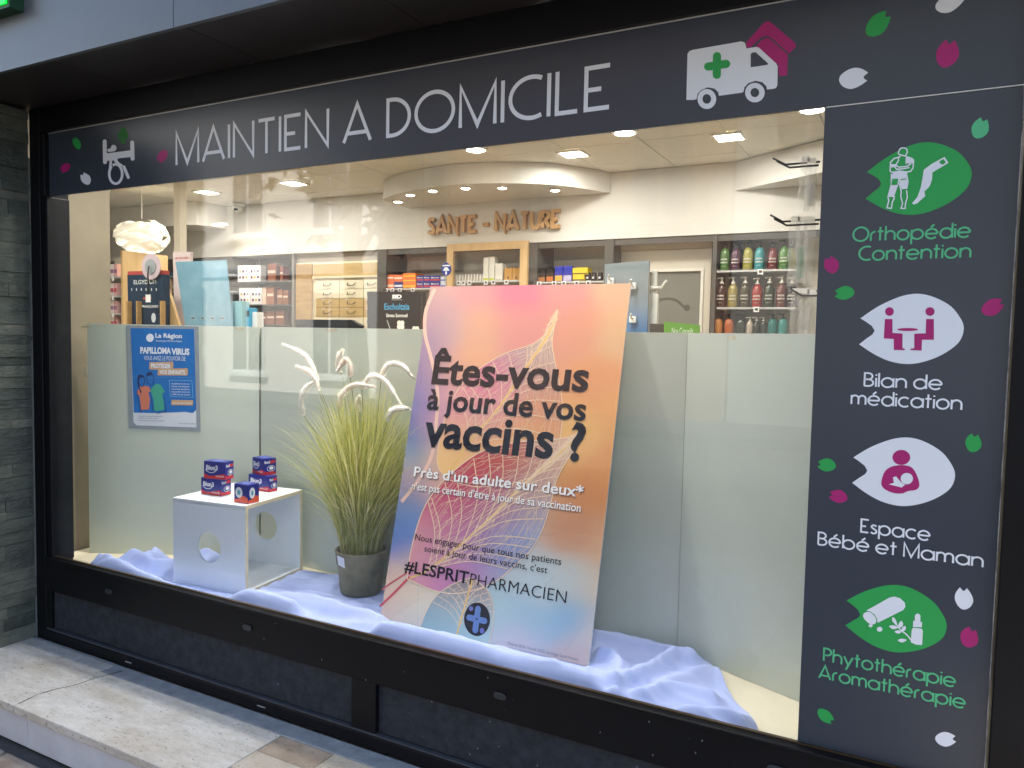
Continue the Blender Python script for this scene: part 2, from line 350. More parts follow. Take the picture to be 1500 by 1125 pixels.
for i in range(17):
    for j in range(6):
        x = .70-i*TL; y = 3.10-j*TL
        if tme is None:
            tme = B(-TL/2+.003, TL/2-.003, -TL/2+.003, TL/2-.003, -.02, 0).build('tile', M_tile, clg); tile0 = tme
            o = tme
        else:
            o = tile0.copy(); COL.objects.link(o)
        o.location = Vector((x-TL/2, y-TL/2, CEIL+.0215))-ORG[clg.name]
tile0.data.transform(Matrix.Translation(ORG[clg.name]))
# bulkhead over the shelving, lower soffits
structure(B(-7.69, .61, 2.85, 3.149, 2.238, CEIL-.002).build('wall_bulkhead', M_shop_white))
YSF = 2.52; pA = at_y(287, 328, YSF)
def soff_poly(zz): return [(-7.69, YSF, zz), (pA.x-.12, YSF, zz), (pA.x-.03, YSF+.03, zz), (pA.x, YSF+.12, zz), (pA.x, 2.848, zz), (-7.69, 2.848, zz)]
structure(recalc(MB().prism(soff_poly(pA.z), (0, 0, CEIL-pA.z-.002)).build('ceiling_soffit', M_shop_white)))
# oval drop soffit over the shelves
ovl, ovr = at_y(566, 285, 2.70), at_y(893, 283, 2.845)
zo = 2.545; ovp = []
fx = [at_z(u, v, zo) for u, v in [(563,294),(570,288),(585,283),(620,276.5),(660,271),(720,268.5),(790,269.5),(840,274),(893,282)]]
ovp = [(p.x, min(p.y, 2.845)) for p in fx]
ovp = [(ovp[0][0]-.02, 2.845)]+[(p[0], p[1]) for p in ovp[:-1]]+[(ovp[-1][0], 2.845)]
ov2 = [Vector((*p, 0)) for p in ovp]; ov2 = spline(ov2, k=5)
ovm = MB().prism([(p.x, min(p.y, 2.846), zo) for p in ov2], (0, 0, CEIL-zo-.002)).build('ceiling_oval_soffit', M_shop_white); structure(recalc(ovm))
# angled bulkhead at the far side
q0, q1 = at_z(1080, 238, CEIL-.003), at_z(1210, 203, CEIL-.003)
structure(recalc(MB().prism([(q0.x, 2.846, 2.50), (q1.x, q1.y, 2.50), (.6, q1.y, 2.50), (.6, 2.846, 2.50)], (0, 0, CEIL-2.504)).build('wall_bulkhead_side', M_shop_white)))

# stone pilaster, stacked slate
M_sl = [mat('slate_%d' % i, c, .62, col2=d, vscale=9, bump=.6, bscale=45, stretch=(1, 1, 2)) for i, (c, d) in enumerate([((58,63,56),(86,91,82)), ((66,70,62),(98,100,90)), ((52,57,52),(74,79,72)), ((74,78,70),(106,107,96))])]
XS = -3.273
pil = thing('stone_pilaster', 'dark grey stacked slate pilaster beside the shop window', 'pilaster', (-3.42, -.45, STEP))
B(-3.6, XS-.014, -.9, -.031, STEP, 2.513).build('core', mat('pilaster_core', (35, 38, 38), .9), pil)
rnd = random.Random(11); z = STEP+.001
while z < 2.50:
    h = rnd.choice((.038, .05, .056, .064)); h = min(h, 2.512-z); y = -.031
    while y > -.88:
        l = rnd.uniform(.09, .26); y2 = max(y-l, -.9); o = rnd.uniform(-.005, .006)
        mb = MB(); mb.hexa([(XS-.0135, y2+.0008, z+.0006), (XS+o+rnd.uniform(-.003,.003), y2+.0008, z+.0006), (XS+o+rnd.uniform(-.003,.003), y-.0008, z+.0006), (XS-.0135, y-.0008, z+.0006),
                 (XS-.0135, y2+.0008, z+h-.0006), (XS+o+rnd.uniform(-.003,.003), y2+.0008, z+h-.0006), (XS+o+rnd.uniform(-.003,.003), y-.0008, z+h-.0006), (XS-.0135, y-.0008, z+h-.0006)])
        mb.build('stone', M_sl[rnd.randrange(4)], pil); y = y2
    z += h
B(XS+.001, XS+.006, -.036, -.0305, STEP, 2.3).build('edge_bead', mat('grey_sealant', (105, 108, 106), .6), pil)

# canopy
M_sof = mat('brown_soffit', (50, 43, 40), .42, var=.1, vscale=4)
M_fas = mat('blue_grey_fascia', (102, 107, 110), .4, metal=.2, var=.04, vscale=2)
can = thing('canopy', 'blue grey metal canopy fascia with brown soffit over the window', 'canopy', (-1.3, -.2, 2.516))
jx = [-4.2, -2.57, -1.87, -1.17, -.47, .23, 1.4]
for a, b in zip(jx[:-1], jx[1:]):
    B(a+.0015, b-.0015, -.352, .0, 2.516, 2.53).build('soffit_panel', M_sof, can)
for a, b in ((-4.2, -1.895), (-1.895, 1.4)):
    B(a+.0015, b-.0015, -.37, -.3535, 2.510, 3.05).build('fascia_panel', M_fas, can)
B(-4.2, 1.4, -.353, .05, 2.532, 3.05).build('core', M_black, can)
for x in (-2.95, -2.5, -1.93, -1.82, -1.22, -1.12):
    MB().lathe((x, -.02, 2.513), [(.004, 0), (.004, .003)], 8).build('screw', mat('steel', (170, 170, 170), .35, metal=.9), can)
structure(B(-22, 20, .02, .4, 3.051, 9).build('wall_upper', mat('upper_render', (190, 182, 168), .9, var=.05, vscale=2)))  # unseen wall over the canopy, sized to block sun from the shop front
# lit green pharmacy cross on the fascia
_g = at_y(12, 9, -.425); gx, gz = _g.x-.18, _g.z+.30
crs = thing('pharmacy_cross', 'lit green cross sign fixed to the grey canopy fascia', 'sign', (gx, -.38, gz-.3))
def cross2(cx, cz, r, t): return [(cx-t,cz-r),(cx+t,cz-r),(cx+t,cz-t),(cx+r,cz-t),(cx+r,cz+t),(cx+t,cz+t),(cx+t,cz+r),(cx-t,cz+r),(cx-t,cz+t),(cx-r,cz+t),(cx-r,cz-t),(cx-t,cz-t)]
recalc(MB().prism([(x, -.371, z) for x, z in cross2(gx, gz, .30, .30*.6)], (0, -.05, 0)).build('housing', mat('cross_housing', (20, 60, 30), .5), crs))
recalc(MB().prism([(x, -.4215, z) for x, z in cross2(gx, gz, .287, .167)], (0, -.006, 0)).build('light_panel', mat('green_led', (15, 190, 60), .4, emit=.45, emit_col=(10, 230, 60)), crs))

# ================================================================== SHOP FRONT
sf = thing('shopfront_frame', 'black metal frame of the pharmacy display window', 'window frame', (-1.3, 0, STEP))
B(-3.27, -3.20, -.03, .10, STEP, 2.513).build('post', M_black, sf, bevel=.003)
B(-3.199, XL, -.022, .08, ZB-.03, ZS-.0).build('inner_post', M_black, sf, bevel=.003)
B(-3.199, XL-.004, -.03, .02, ZS+.001, 2.40).build('inner_post', M_black, sf, bevel=.003)
B(.412, .66, -.03, .10, STEP, 2.513).build('post', M_black, sf, bevel=.003)
B(-3.199, .411, -.028, .06, ZT+.006, 2.513).build('header', M_black, sf, bevel=.002)
B(-3.199, .411, -.04, .0, .518, .5305).build('sill_nose', M_black, sf, bevel=.003)
B(-3.199, .411, -.030, .03, .378, .5175).build('rail', M_black, sf, bevel=.003)
B(-3.199, .411, -.034, .03, STEP, .196).build('base_rail', M_black, sf, bevel=.003)
B(-3.199, .411, -.0295, -.0145, .1965, .2035).build('ledge', mat('paler_black_edge', (62, 66, 72), .6, var=.2, vscale=30), sf)  # ledge in a paler grey than the rail
for a, b in ((-3.199, -3.165), (-1.442, -1.336), (.30, .411)): B(a, b, -.0285, .03, .2045, .3775).build('stile', M_black, sf, bevel=.002)
for a, b in ((-3.164, -1.443), (-1.335, .299)): B(a, b, -.012, .03, .2045, .3775).build('kick_panel', M_panel, sf)
B(-3.1595, .411, -.013, -.0015, .5308, .5345).build('bead', mat('bronze_bead', (120, 100, 78), .3, metal=.8), sf)
for x, zz in ((-2.746, .451), (-1.934, .456), (-.857, .456), (-.046, .459)):
    mb = MB(); mb.add([], [])
    mb.prism([(x+.022*math.copysign(abs(math.cos(t))**.5, math.cos(t)), -.0305, zz+.011*math.sin(t)) for t in [2*math.pi*k/16 for k in range(16)]], (0, -.006, 0))
    recalc(mb.build('drain_cap', mat('drain_plastic', (44, 47, 52), .45), sf, bevel=.002))
for x in (-2.62, -1.86, -.75): B(x-.02, x+.02, -.0352, -.0343, .17, .1745).build('slot', mat('slot_light', (150, 150, 145), .6), sf)
rnd = random.Random(5); mb = MB()
for k in range(46):
    x = rnd.uniform(-1.9, .3); zz = rnd.uniform(.21, .50); s_ = rnd.uniform(.0008, .0026)
    yy = -.0308 if zz > .378 else -.0127
    if zz < .378 and -1.45 < x < -1.33: continue
    dx = rnd.uniform(-.3, .3)*s_*2; mb.add([(x-s_*.5, yy, zz), (x+s_*.5, yy, zz), (x+s_*.5+dx, yy, zz+s_*2.2), (x-s_*.5+dx, yy, zz+s_*2.2)], [(0, 1, 2, 3)])
mb.build('splashes', mat('dried_splash', (150, 155, 160), .8), sf)['kind'] = 'stuff'
M_glass = glass_mat('window_glass', (.985, .995, .99), .043, dusty=.022)
GX = at_y(616, 600, .005).x
for a, b, lb in ((XL, GX-.0012, 'clear glass pane in front of the cube and grass plant'), (GX+.0012, .405, 'clear glass pane in front of the leaning vaccine banner')):
    tag(B(a, b, .0, .008, .5348, ZS+.0).build('glass_pane', M_glass), lb, 'glass')

# ------------------------------------------------------------------ the sign over the window and the side panel
M_sign = mat('slate_vinyl', (56, 63, 73), .30, var=.03, vscale=3, spec=.5)
M_white = mat('white_vinyl', (236, 240, 244), .5); M_green = mat('green_vinyl', (36, 166, 78), .5); M_pink = mat('magenta_vinyl', (176, 24, 112), .5); M_gtext = mat('mint_vinyl', (88, 196, 136), .5)
M_trim_glint = mat('trim_glint', (205, 205, 200), .35, metal=.5)
sign = thing('window_sign', 'long slate sign reading MAINTIEN A DOMICILE above the glass', 'sign', (-1.35, 0, ZS))
B(XL, XR, -.010, -.0005, ZS+.001, ZT).build('board', M_sign, sign)
B(XL, XR, -.0125, -.004, ZT+.0005, ZT+.0035).build('edge_trim_glint', M_trim_glint, sign)
B(.002, XR, -.0112, -.004, ZS-.0018, ZS+.0006).build('edge_trim_glint', M_trim_glint, sign)  # pale strip stands in for the reflection along the sign's lower edge
side = thing('side_panel', 'tall slate panel listing pharmacy services with four leaf pictograms', 'sign', (.2, 0, ZB))
B(.0, XR, -.0085, -.0005, ZB+.002, ZS-.002).build('board', M_sign, side)
B(XR+.0006, XR+.0026, -.0088, -.002, ZB+.03, ZS-.01).build('edge_sealant', mat('chipped_edge', (40, 42, 46), .6, col2=(226, 226, 222), vscale=9, stretch=(1, 1, 1.5)), side)
def on_sign(x, z, h): return (x, -.010-h, z)
def on_side(x, z, h): return (x, -.0085-h, z)
def FX(u, v): p = at_y(u, v, -.009); return (p.x, p.z)
def crop(ox, oy, k): return lambda a, b: FX(ox+a/k, oy+b/k)
g, _ = stroke_text('MAINTIEN A DOMICILE', -2.338, -.562, 2.1955, .1225, .0128)
flat('lettering', g, M_white, sign, on_sign)
LEAF = [(-1,.30),(-.62,.68),(-.15,.97),(.25,.99),(.68,.72),(.92,.34),(1,0),(.9,-.40),(.55,-.78),(.1,-1.0),(-.3,-.97),(-.65,-.78),(-1,-.47)]
def leaf_poly(cx, cz, hw, hh, rot=0.0):
    pts = [Vector(p) for p in LEAF]; out = [p for p in spline(pts, k=5)]
    out += [Vector((-.86,-.30)), Vector((-.74,-.17)), Vector((-.70,-.06)), Vector((-.76,.08)), Vector((-.88,.20))]
    c, s_ = math.cos(rot), math.sin(rot)
    return [(cx+c*p.x*hw-s_*p.y*hh, cz+s_*p.x*hw+c*p.y*hh) for p in out]
def petal(px, py, ang, hl, hw, m, parent, fn):      # ang: where the notch points, degrees in the picture
    cx, cz = FX(px, py); k = ((FX(px+10, py)[0]-cx)/10, (cz-FX(px, py+10)[1])/10)
    poly = leaf_poly(0, 0, hl, hw, math.radians(ang+180))
    flat('petal', [[[(cx+p[0]*k[0], cz+p[1]*k[1]) for p in poly]]], m, parent, fn)
for a in [(1286,36,38,20,15,M_green),(1250,115,-4,21,15,M_white),(1388,79,78,20,17,M_pink),(1391,4,12,21,14,M_white),(113,210,112,10,5,M_green),(96,246,205,8,6,M_pink),(126,262,120,10,6.5,M_white),(238,229,230,10,7,M_pink)]:
    petal(*a[:5], a[5], sign, on_sign)
for a in [(1436,188,68,15,13,M_gtext),(1218,388,112,13,10.5,M_pink),(1237,429,182,14.5,10,M_green),(1454,450,22,17,12,M_pink),(1426,649,82,13.5,12,M_green),(1211,681,178,13.5,9.5,M_green),(1228,727,172,13.5,9.5,M_pink),(1412,877,92,16,13.5,M_white),(1420,934,70,15,13.5,M_pink),(1209,1049,-32,13,9,M_green),(1385,1083,12,15.5,10.5,M_white)]:
    petal(*a[:5], a[5], side, on_side)
# ambulance and house pictogram
c3 = crop(1000, 0, 3)
def P3(fn, pts): return [fn(*p) for p in pts]
flat('house_mark', [[P3(c3, [(372,95),(385,97),(497,192),(497,208),(468,236),(390,168),(370,158),(345,165),(300,208),(281,210),(281,186),(360,98)])], [P3(c3, [(322,204),(345,178),(370,166),(388,175),(463,242),(459,331),(425,336),(420,284),(335,212)])]], M_pink, sign, on_sign)
van = flat('van_mark', [[P3(c3, [(17,440),(22,238),(30,226),(45,220),(258,183),(272,187),(278,198),(280,214),(322,207),(335,210),(412,280),(418,292),(417,375),(410,388),(395,392),(371,394),(368,380),(350,362),(320,356),(290,366),(272,385),(268,404),(262,408),(160,422),(156,405),(140,390),(110,385),(82,396),(66,414),(62,436),(50,440)])],
      [P3(c3, ellipse(107,436,41,44))], [P3(c3, ellipse(318,408,43,43))]], M_white, sign, on_sign, h=.0008)
flat('van_window', [[P3(c3, [(300,238),(308,232),(322,231),(376,280),(374,286),(300,297)])], [P3(c3, ellipse(107,436,19,21))], [P3(c3, ellipse(318,408,19,20))]], M_sign, sign, on_sign, h=.0014)
def capsule(a, b, r, n=8):
    a, b = Vector(a), Vector(b); d = (b-a).normalized(); nrm = Vector((-d.y, d.x)); an = math.atan2(d.y, d.x); out = []
    for k in range(n+1): t = an-math.pi/2+math.pi*k/n; out.append(b+Vector((math.cos(t), math.sin(t)))*r)
    for k in range(n+1): t = an+math.pi/2+math.pi*k/n; out.append(a+Vector((math.cos(t), math.sin(t)))*r)
    return [(p.x, p.y) for p in out]
flat('cross_mark', [[P3(c3, capsule((152,248), (151,330), 18))], [P3(c3, capsule((113,294), (192,282), 18))]], M_green, sign, on_sign, h=.0014)
# wheelchair and bed pictogram
c7 = crop(130, 180, 7.895)
def c7s(a, b): return c7(a, b)
flat('wheelchair_mark', [[P3(c7, capsule((188,215), (192,455), 23))], [P3(c7, capsule((506,228), (511,415), 23))], [P3(c7, [(205,355),(330,338),(490,318),(490,395),(340,412),(335,430),(215,440)])], [P3(c7, ellipse(292,292,33,38))], [P3(c7, capsule((240,318), (280,312), 20))],
      [P3(c7, q) for q in ribbon(arc(316,592,75,112,-118,232,30), 30)], [P3(c7, q) for q in ribbon([(262,425),(250,550)], 30)], [P3(c7, q) for q in ribbon([(305,420),(340,470),(390,505)], 38)], [P3(c7, capsule((412,510), (462,632), 17))]], M_white, sign, on_sign)
flat('cross_mark', [[P3(c7, [(372,52),(428,55),(430,100),(460,104),(458,182),(428,185),(428,238),(374,238),(374,188),(340,186),(342,108),(372,104)])]], mat('dark_green_vinyl', (24, 120, 44), .5), sign, on_sign)
# the four leaf pictograms of the side panel
def icon(cpx, m, tilt):
    cx, cz = FX(*cpx); flat('leaf_mark', [[leaf_poly(cx, cz, .1085, .0815, tilt)]], m, side, on_side, h=.0004)
icon((1344, 262), M_green, 0); icon((1333.5, 482), M_white, 0); icon((1322, 691), M_white, 0); icon((1311, 906), M_green, 0)
ci = crop(1250, 200, 7.895)
man = [ribbon(P, 15, cl) for P, cl in [(spline([(520,185),(545,140),(580,132),(615,145),(622,185),(600,222),(575,220),(548,212),(530,205)], True, 4), True), ([(545,225),(530,238),(470,255),(430,300),(425,400),(440,412),(500,408),(535,395)], False), ([(600,228),(680,255),(698,275),(690,365),(660,405),(620,410)], False),
       ([(525,240),(520,280),(490,335),(530,355),(620,345),(660,320),(640,312)], False), ([(480,350),(500,380),(560,375),(650,360)], False), ([(612,245),(610,320)], False),
       ([(440,430),(438,560),(400,700),(410,740),(390,825),(440,832),(450,760),(470,720),(475,690)], False), ([(530,540),(555,640),(548,690),(570,770),(552,832),(600,832),(602,780),(625,700),(615,620)], False)]]
fills = [[[(455,415),(535,392),(620,405),(640,525),(625,605),(560,610),(530,520),(520,560),(490,640),(470,700),(405,700),(430,560),(440,490)]], [[(615,240),(700,265),(695,310),(620,310)]], [[(430,320),(490,320),(490,355),(430,360)]]]
flat('figure_mark', [[P3(ci, q) for q in g_] for g_ in man+fills], M_white, side, on_side, h=.001)
flat('figure_detail', [[P3(ci, [(452,492),(520,488),(508,560),(440,562)])], [P3(ci, [(548,498),(612,488),(612,498),(548,508)])]], M_green, side, on_side, h=.0026)
flat('stocking_mark', [[P3(ci, [(1055,235),(1098,300),(1090,312),(915,415),(910,500),(880,580),(822,635),(832,690),(815,705),(740,772),(700,787),(680,772),(740,700),(780,590),(800,480),(815,385),(900,320)])]], M_white, side, on_side, h=.001)
flat('stocking_detail', [[P3(ci, [(993,288),(1045,260),(1070,305),(1030,326),(1005,312)])]], M_green, side, on_side, h=.0016)
c6 = crop(1000, 375, 3)
flat('meeting_mark', [[P3(c6, ellipse(909,244,19,19))], [P3(c6, ellipse(1087,244,20,19))], [P3(c6, [(889,277),(922,277),(922,338),(966,341),(966,405),(976,408),(976,414),(928,413),(928,365),(884,362)])], [P3(c6, [(1070,277),(1104,277),(1104,368),(1052,368),(1050,416),(1000,413),(1000,408),(1018,405),(1018,342),(1068,340)])], [P3(c6, ellipse(989,323,46,6.5))]], M_pink, side, on_side, h=.001)
flat('mother_mark', [[P3(c6, ellipse(961,885,39,33))], [P3(c6, spline([(930,922),(990,922),(1020,945),(1040,1000),(1028,1026),(990,1033),(965,1043),(925,1041),(885,1022),(873,995),(890,945)], True, 4))]], M_pink, side, on_side, h=.001)
flat('baby_mark', [[P3(c6, ellipse(985,978,27,25))], [P3(c6, [(905,1003),(928,997),(924,972),(938,968),(956,990),(978,1006),(966,1018),(935,1010)])]], M_white, side, on_side, h=.0016)
flat('mother_arm', [[P3(c6, spline([(962,1020),(978,1006),(1000,1006),(1012,1015),(1002,1030),(978,1032)], True, 4))]], M_pink, side, on_side, h=.0022)
c8 = crop(1230, 850, 8.824)
flat('remedy_mark', [[P3(c8, [(345,390),(650,220),(710,210),(780,230),(840,285),(850,340),(820,385),(490,550),(486,500),(450,440),(400,405)])], [P3(c8, spline([(330,415),(390,410),(450,460),(475,520),(450,565),(385,560),(320,500),(302,450)], True, 4))], [P3(c8, ellipse(400,586,26,20))], [P3(c8, ellipse(517,632,36,32))],
      [P3(c8, [(930,640),(950,612),(1060,625),(1076,655),(1066,835),(990,832),(918,800)])], [P3(c8, [(950,520),(1066,540),(1062,606),(948,604)])], [P3(c8, capsule((1008,465), (1008,520), 36))], [P3(c8, q) for q in ribbon(spline([(745,590),(800,650),(870,705),(925,775)]), 17)]]
      +[[P3(c8, spline(l, True, 4))] for l in ([(683,475),(720,500),(748,590),(700,550),(678,520)], [(640,590),(700,580),(755,610),(700,632),(660,615)], [(795,522),(820,560),(800,605),(755,600),(765,555)], [(710,660),(760,642),(800,665),(765,688),(730,680)], [(845,587),(856,625),(830,655),(802,640),(812,605)], [(752,775),(800,752),(866,768),(810,802)])], M_white, side, on_side, h=.001)
for txt, x0, x1, zb, m in [('Orthopédie', .074, .321, 1.803, M_gtext), ('Contention', .089, .324, 1.757, M_gtext), ('Bilan de', .114, .281, 1.4535, M_white), ('médication', .087, .323, 1.409, M_white), ('Espace', .122, .273, 1.096, M_white), ('Bébé et Maman', .026, .382, 1.0505, M_white), ('Phytothérapie', .051, .341, .7585, M_gtext), ('Aromathérapie', .042, .363, .7125, M_gtext)]:
    g, _ = stroke_text(txt, x0+.002, x1-.002, zb, .0335, .0042, gap=.16); flat('lettering', g, m, side, on_side)

# ================================================================== THE DISPLAY IN THE WINDOW
M_plat = mat('cream_platform', (236, 224, 196), .5, var=.03, vscale=6)
tag(B(-3.44, .61, .031, .80, .40, ZP).build('display_platform', M_plat), 'cream display platform behind the window glass', 'platform')
M_part = mat('sage_board', (200, 205, 188), .35, var=.02, vscale=3)
M_pedge = mat('pale_board_edge', (214, 214, 200), .6)
M_tape = mat('old_tape', (205, 195, 165), .35, var=.2, vscale=40)
ZPT = 1.581
n1 = at_y(381, 620, .665); n2 = at_y(1000, 700, .59); pr = at_z(1172, 1029, ZP)
PA, PB, PC = Vector((-3.352, .272, 0)), Vector((n1.x, .665, 0)), Vector((n2.x, .59, 0))
PD = PC+(Vector((pr.x, pr.y, 0))-PC)*1.75
def panel(a, b, lb, ga=.0055, gb=.0055):
    d = (b-a).normalized(); nb = Vector((-d.y, d.x, 0)); a = a+d*ga; b = b-d*gb
    t = thing('partition_panel', lb, 'partition', ((a+b)/2).to_tuple()[:2]+(ZP,), 'sage boards closing the back of the window')
    q = [a, b, b+nb*.018, a+nb*.018]
    MB().hexa([(p.x, p.y, ZP+.001) for p in q]+[(p.x, p.y, ZPT) for p in q]).build('board', M_part, t)
    q = [a, b, b+nb*.018, a+nb*.018]
    MB().hexa([(p.x, p.y, ZPT+.0003) for p in q]+[(p.x, p.y, ZPT+.003) for p in q]).build('edge_band', M_pedge, t)
    return t, d, -nb
p1, d1, nn1 = panel(PA, PB, 'sage partition board carrying the blue poster')
p2, d2, nn2 = panel(PB, PC, 'wide sage partition board behind the grass plant', gb=.0007)
p3, d3, nn3 = panel(PC, PD, 'sage partition board angled towards the glass beside the side panel', ga=.0007)
for P_, nb_, c_, o_ in ((PB, -nn2, (26, 26, 24), p1), (PC, -nn3, (150, 156, 148), p2)):
    q_ = P_+nb_*.045; B(q_.x-.035, q_.x+.035, q_.y-.012, q_.y+.012, ZP+.001, ZPT-.004).build('seam_light_block', paint(c_), o_)  # added strips behind the seams stop shop light; the first darkens its gap
def on_panel(px, py, base, nrm, parent, wd, hg):
    c = at_plane(px, py, base, nrm); d = Vector((nrm.y*-1, nrm.x, 0)); d = -d if d.x < 0 else d
    pts = []
    for k in range(14):
        a = 2*math.pi*k/14; r = random.uniform(.7, 1.15); pts.append(c+d*(math.cos(a)*wd*r)+Vector((0, 0, math.sin(a)*hg*r))+nrm*.0006)
    pts = [Vector((p.x, p.y, min(p.z, ZPT-.0005))) for p in pts]
    MB().add(pts, [tuple(range(14))]).build('tape', M_tape, parent)
on_panel(127, 479, PA, nn1, p1, .03, .006); on_panel(350, 481, PA, nn1, p1, .025, .008); on_panel(125, 545, PA, nn1, p1, .008, .03); on_panel(486, 483, PB, nn2, p2, .045, .008); on_panel(1072, 495, PC, nn3, p3, .02, .008)

# white cube
ct, cs, cz1 = .125, .386, ZP+.386
ex, ey = Vector((math.cos(ct), math.sin(ct), 0)), Vector((-math.sin(ct), math.cos(ct), 0))
cfr = Vector((-2.206, .21, 0)); cz0 = ZP+.006
cube = thing('display_cube', 'white wooden cube with round holes and an open side', 'display cube', (cfr-ex*cs/2+ey*cs/2).to_tuple()[:2]+(cz0,))
M_cube = mat('white_melamine', (240, 242, 242), .4, var=.015, vscale=8); M_ply = mat('raw_edge', (225, 208, 172), .6, var=.1, vscale=30)
def CP(a, b, z): p = cfr+ex*a+ey*b; return Vector((p.x, p.y, z))     # a from the corner along the front (negative), b depth
th = .016
def holed(name, origin, du, dv, nrm, w_, h_, hc, hr):      # board with a round hole
    n = 40; mb = MB(); hole = []; rim = []
    for k in range(n):
        a = 2*math.pi*k/n; hole.append((hc[0]+hr*math.cos(a), hc[1]+hr*math.sin(a)))
        c, s_ = math.cos(a), math.sin(a); cand = []
        if c > 1e-9: cand.append((w_-hc[0])/c)
        if c < -1e-9: cand.append(-hc[0]/c)
        if s_ > 1e-9: cand.append((h_-hc[1])/s_)
        if s_ < -1e-9: cand.append(-hc[1]/s_)
        t = min(cand); rim.append((hc[0]+t*c, hc[1]+t*s_))
    corners = [(0, 0), (w_, 0), (w_, h_), (0, h_)]
    for c in corners:
        k = min(range(n), key=lambda i: (rim[i][0]-c[0])**2+(rim[i][1]-c[1])**2); rim[k] = c
    def m(p, t): return origin+du*p[0]+dv*p[1]+nrm*t
    vs = [m(p, 0) for p in hole]+[m(p, 0) for p in rim]+[m(p, -th) for p in hole]+[m(p, -th) for p in rim]; fs = []
    for k in range(n):
        j = (k+1) % n
        fs += [(k, n+k, n+j, j), (2*n+k, 2*n+j, 3*n+j, 3*n+k), (k, j, 2*n+j, 2*n+k), (n+k, 3*n+k, 3*n+j, n+j)]
    return recalc(mb.add(vs, fs).build(name, M_cube, cube))
UZ = Vector((0, 0, 1)); hs = cs-2*th
ta = at_plane(305, 801, CP(0, 0, 0), -ey)
holed('front_board', CP(-cs, 0, cz0+th), ex, UZ, -ey, cs, hs, ((ta-CP(-cs, 0, 0)).dot(ex), hs*.47), .0665)
holed('back_board', CP(-cs, cs-th, cz0+th), ex, UZ, -ey, cs, hs, (cs*.49, hs*.50), .0665)
MB().hexa([CP(-cs, 0, cz1-th), CP(0, 0, cz1-th), CP(0, cs, cz1-th), CP(-cs, cs, cz1-th), CP(-cs, 0, cz1), CP(0, 0, cz1), CP(0, cs, cz1), CP(-cs, cs, cz1)]).build('top_board', M_cube, cube, bevel=.001)
MB().hexa([CP(-cs, 0, cz0), CP(0, 0, cz0), CP(0, cs, cz0), CP(-cs, cs, cz0), CP(-cs, 0, cz0+th), CP(0, 0, cz0+th), CP(0, cs, cz0+th), CP(-cs, cs, cz0+th)]).build('bottom_board', M_cube, cube, bevel=.001)
for a, b in ((0.0005, .0005+th), (cs-th-.0005, cs-.0005)):     # raw edges of the boards on the open side
    MB().hexa([CP(.0004, a, cz0+th), CP(.0012, a, cz0+th), CP(.0012, b, cz0+th), CP(.0004, b, cz0+th), CP(.0004, a, cz1-th), CP(.0012, a, cz1-th), CP(.0012, b, cz1-th), CP(.0004, b, cz1-th)]).build('edge_band', M_ply, cube)
for z0, z1 in ((cz0+.0005, cz0+th-.0005), (cz1-th+.0005, cz1-.0005)):
    MB().hexa([CP(.0004, 0, z0), CP(.0012, 0, z0), CP(.0012, cs, z0), CP(.0004, cs, z0), CP(.0004, 0, z1), CP(.0012, 0, z1), CP(.0012, cs, z1), CP(.0004, cs, z1)]).build('edge_band', M_ply, cube)

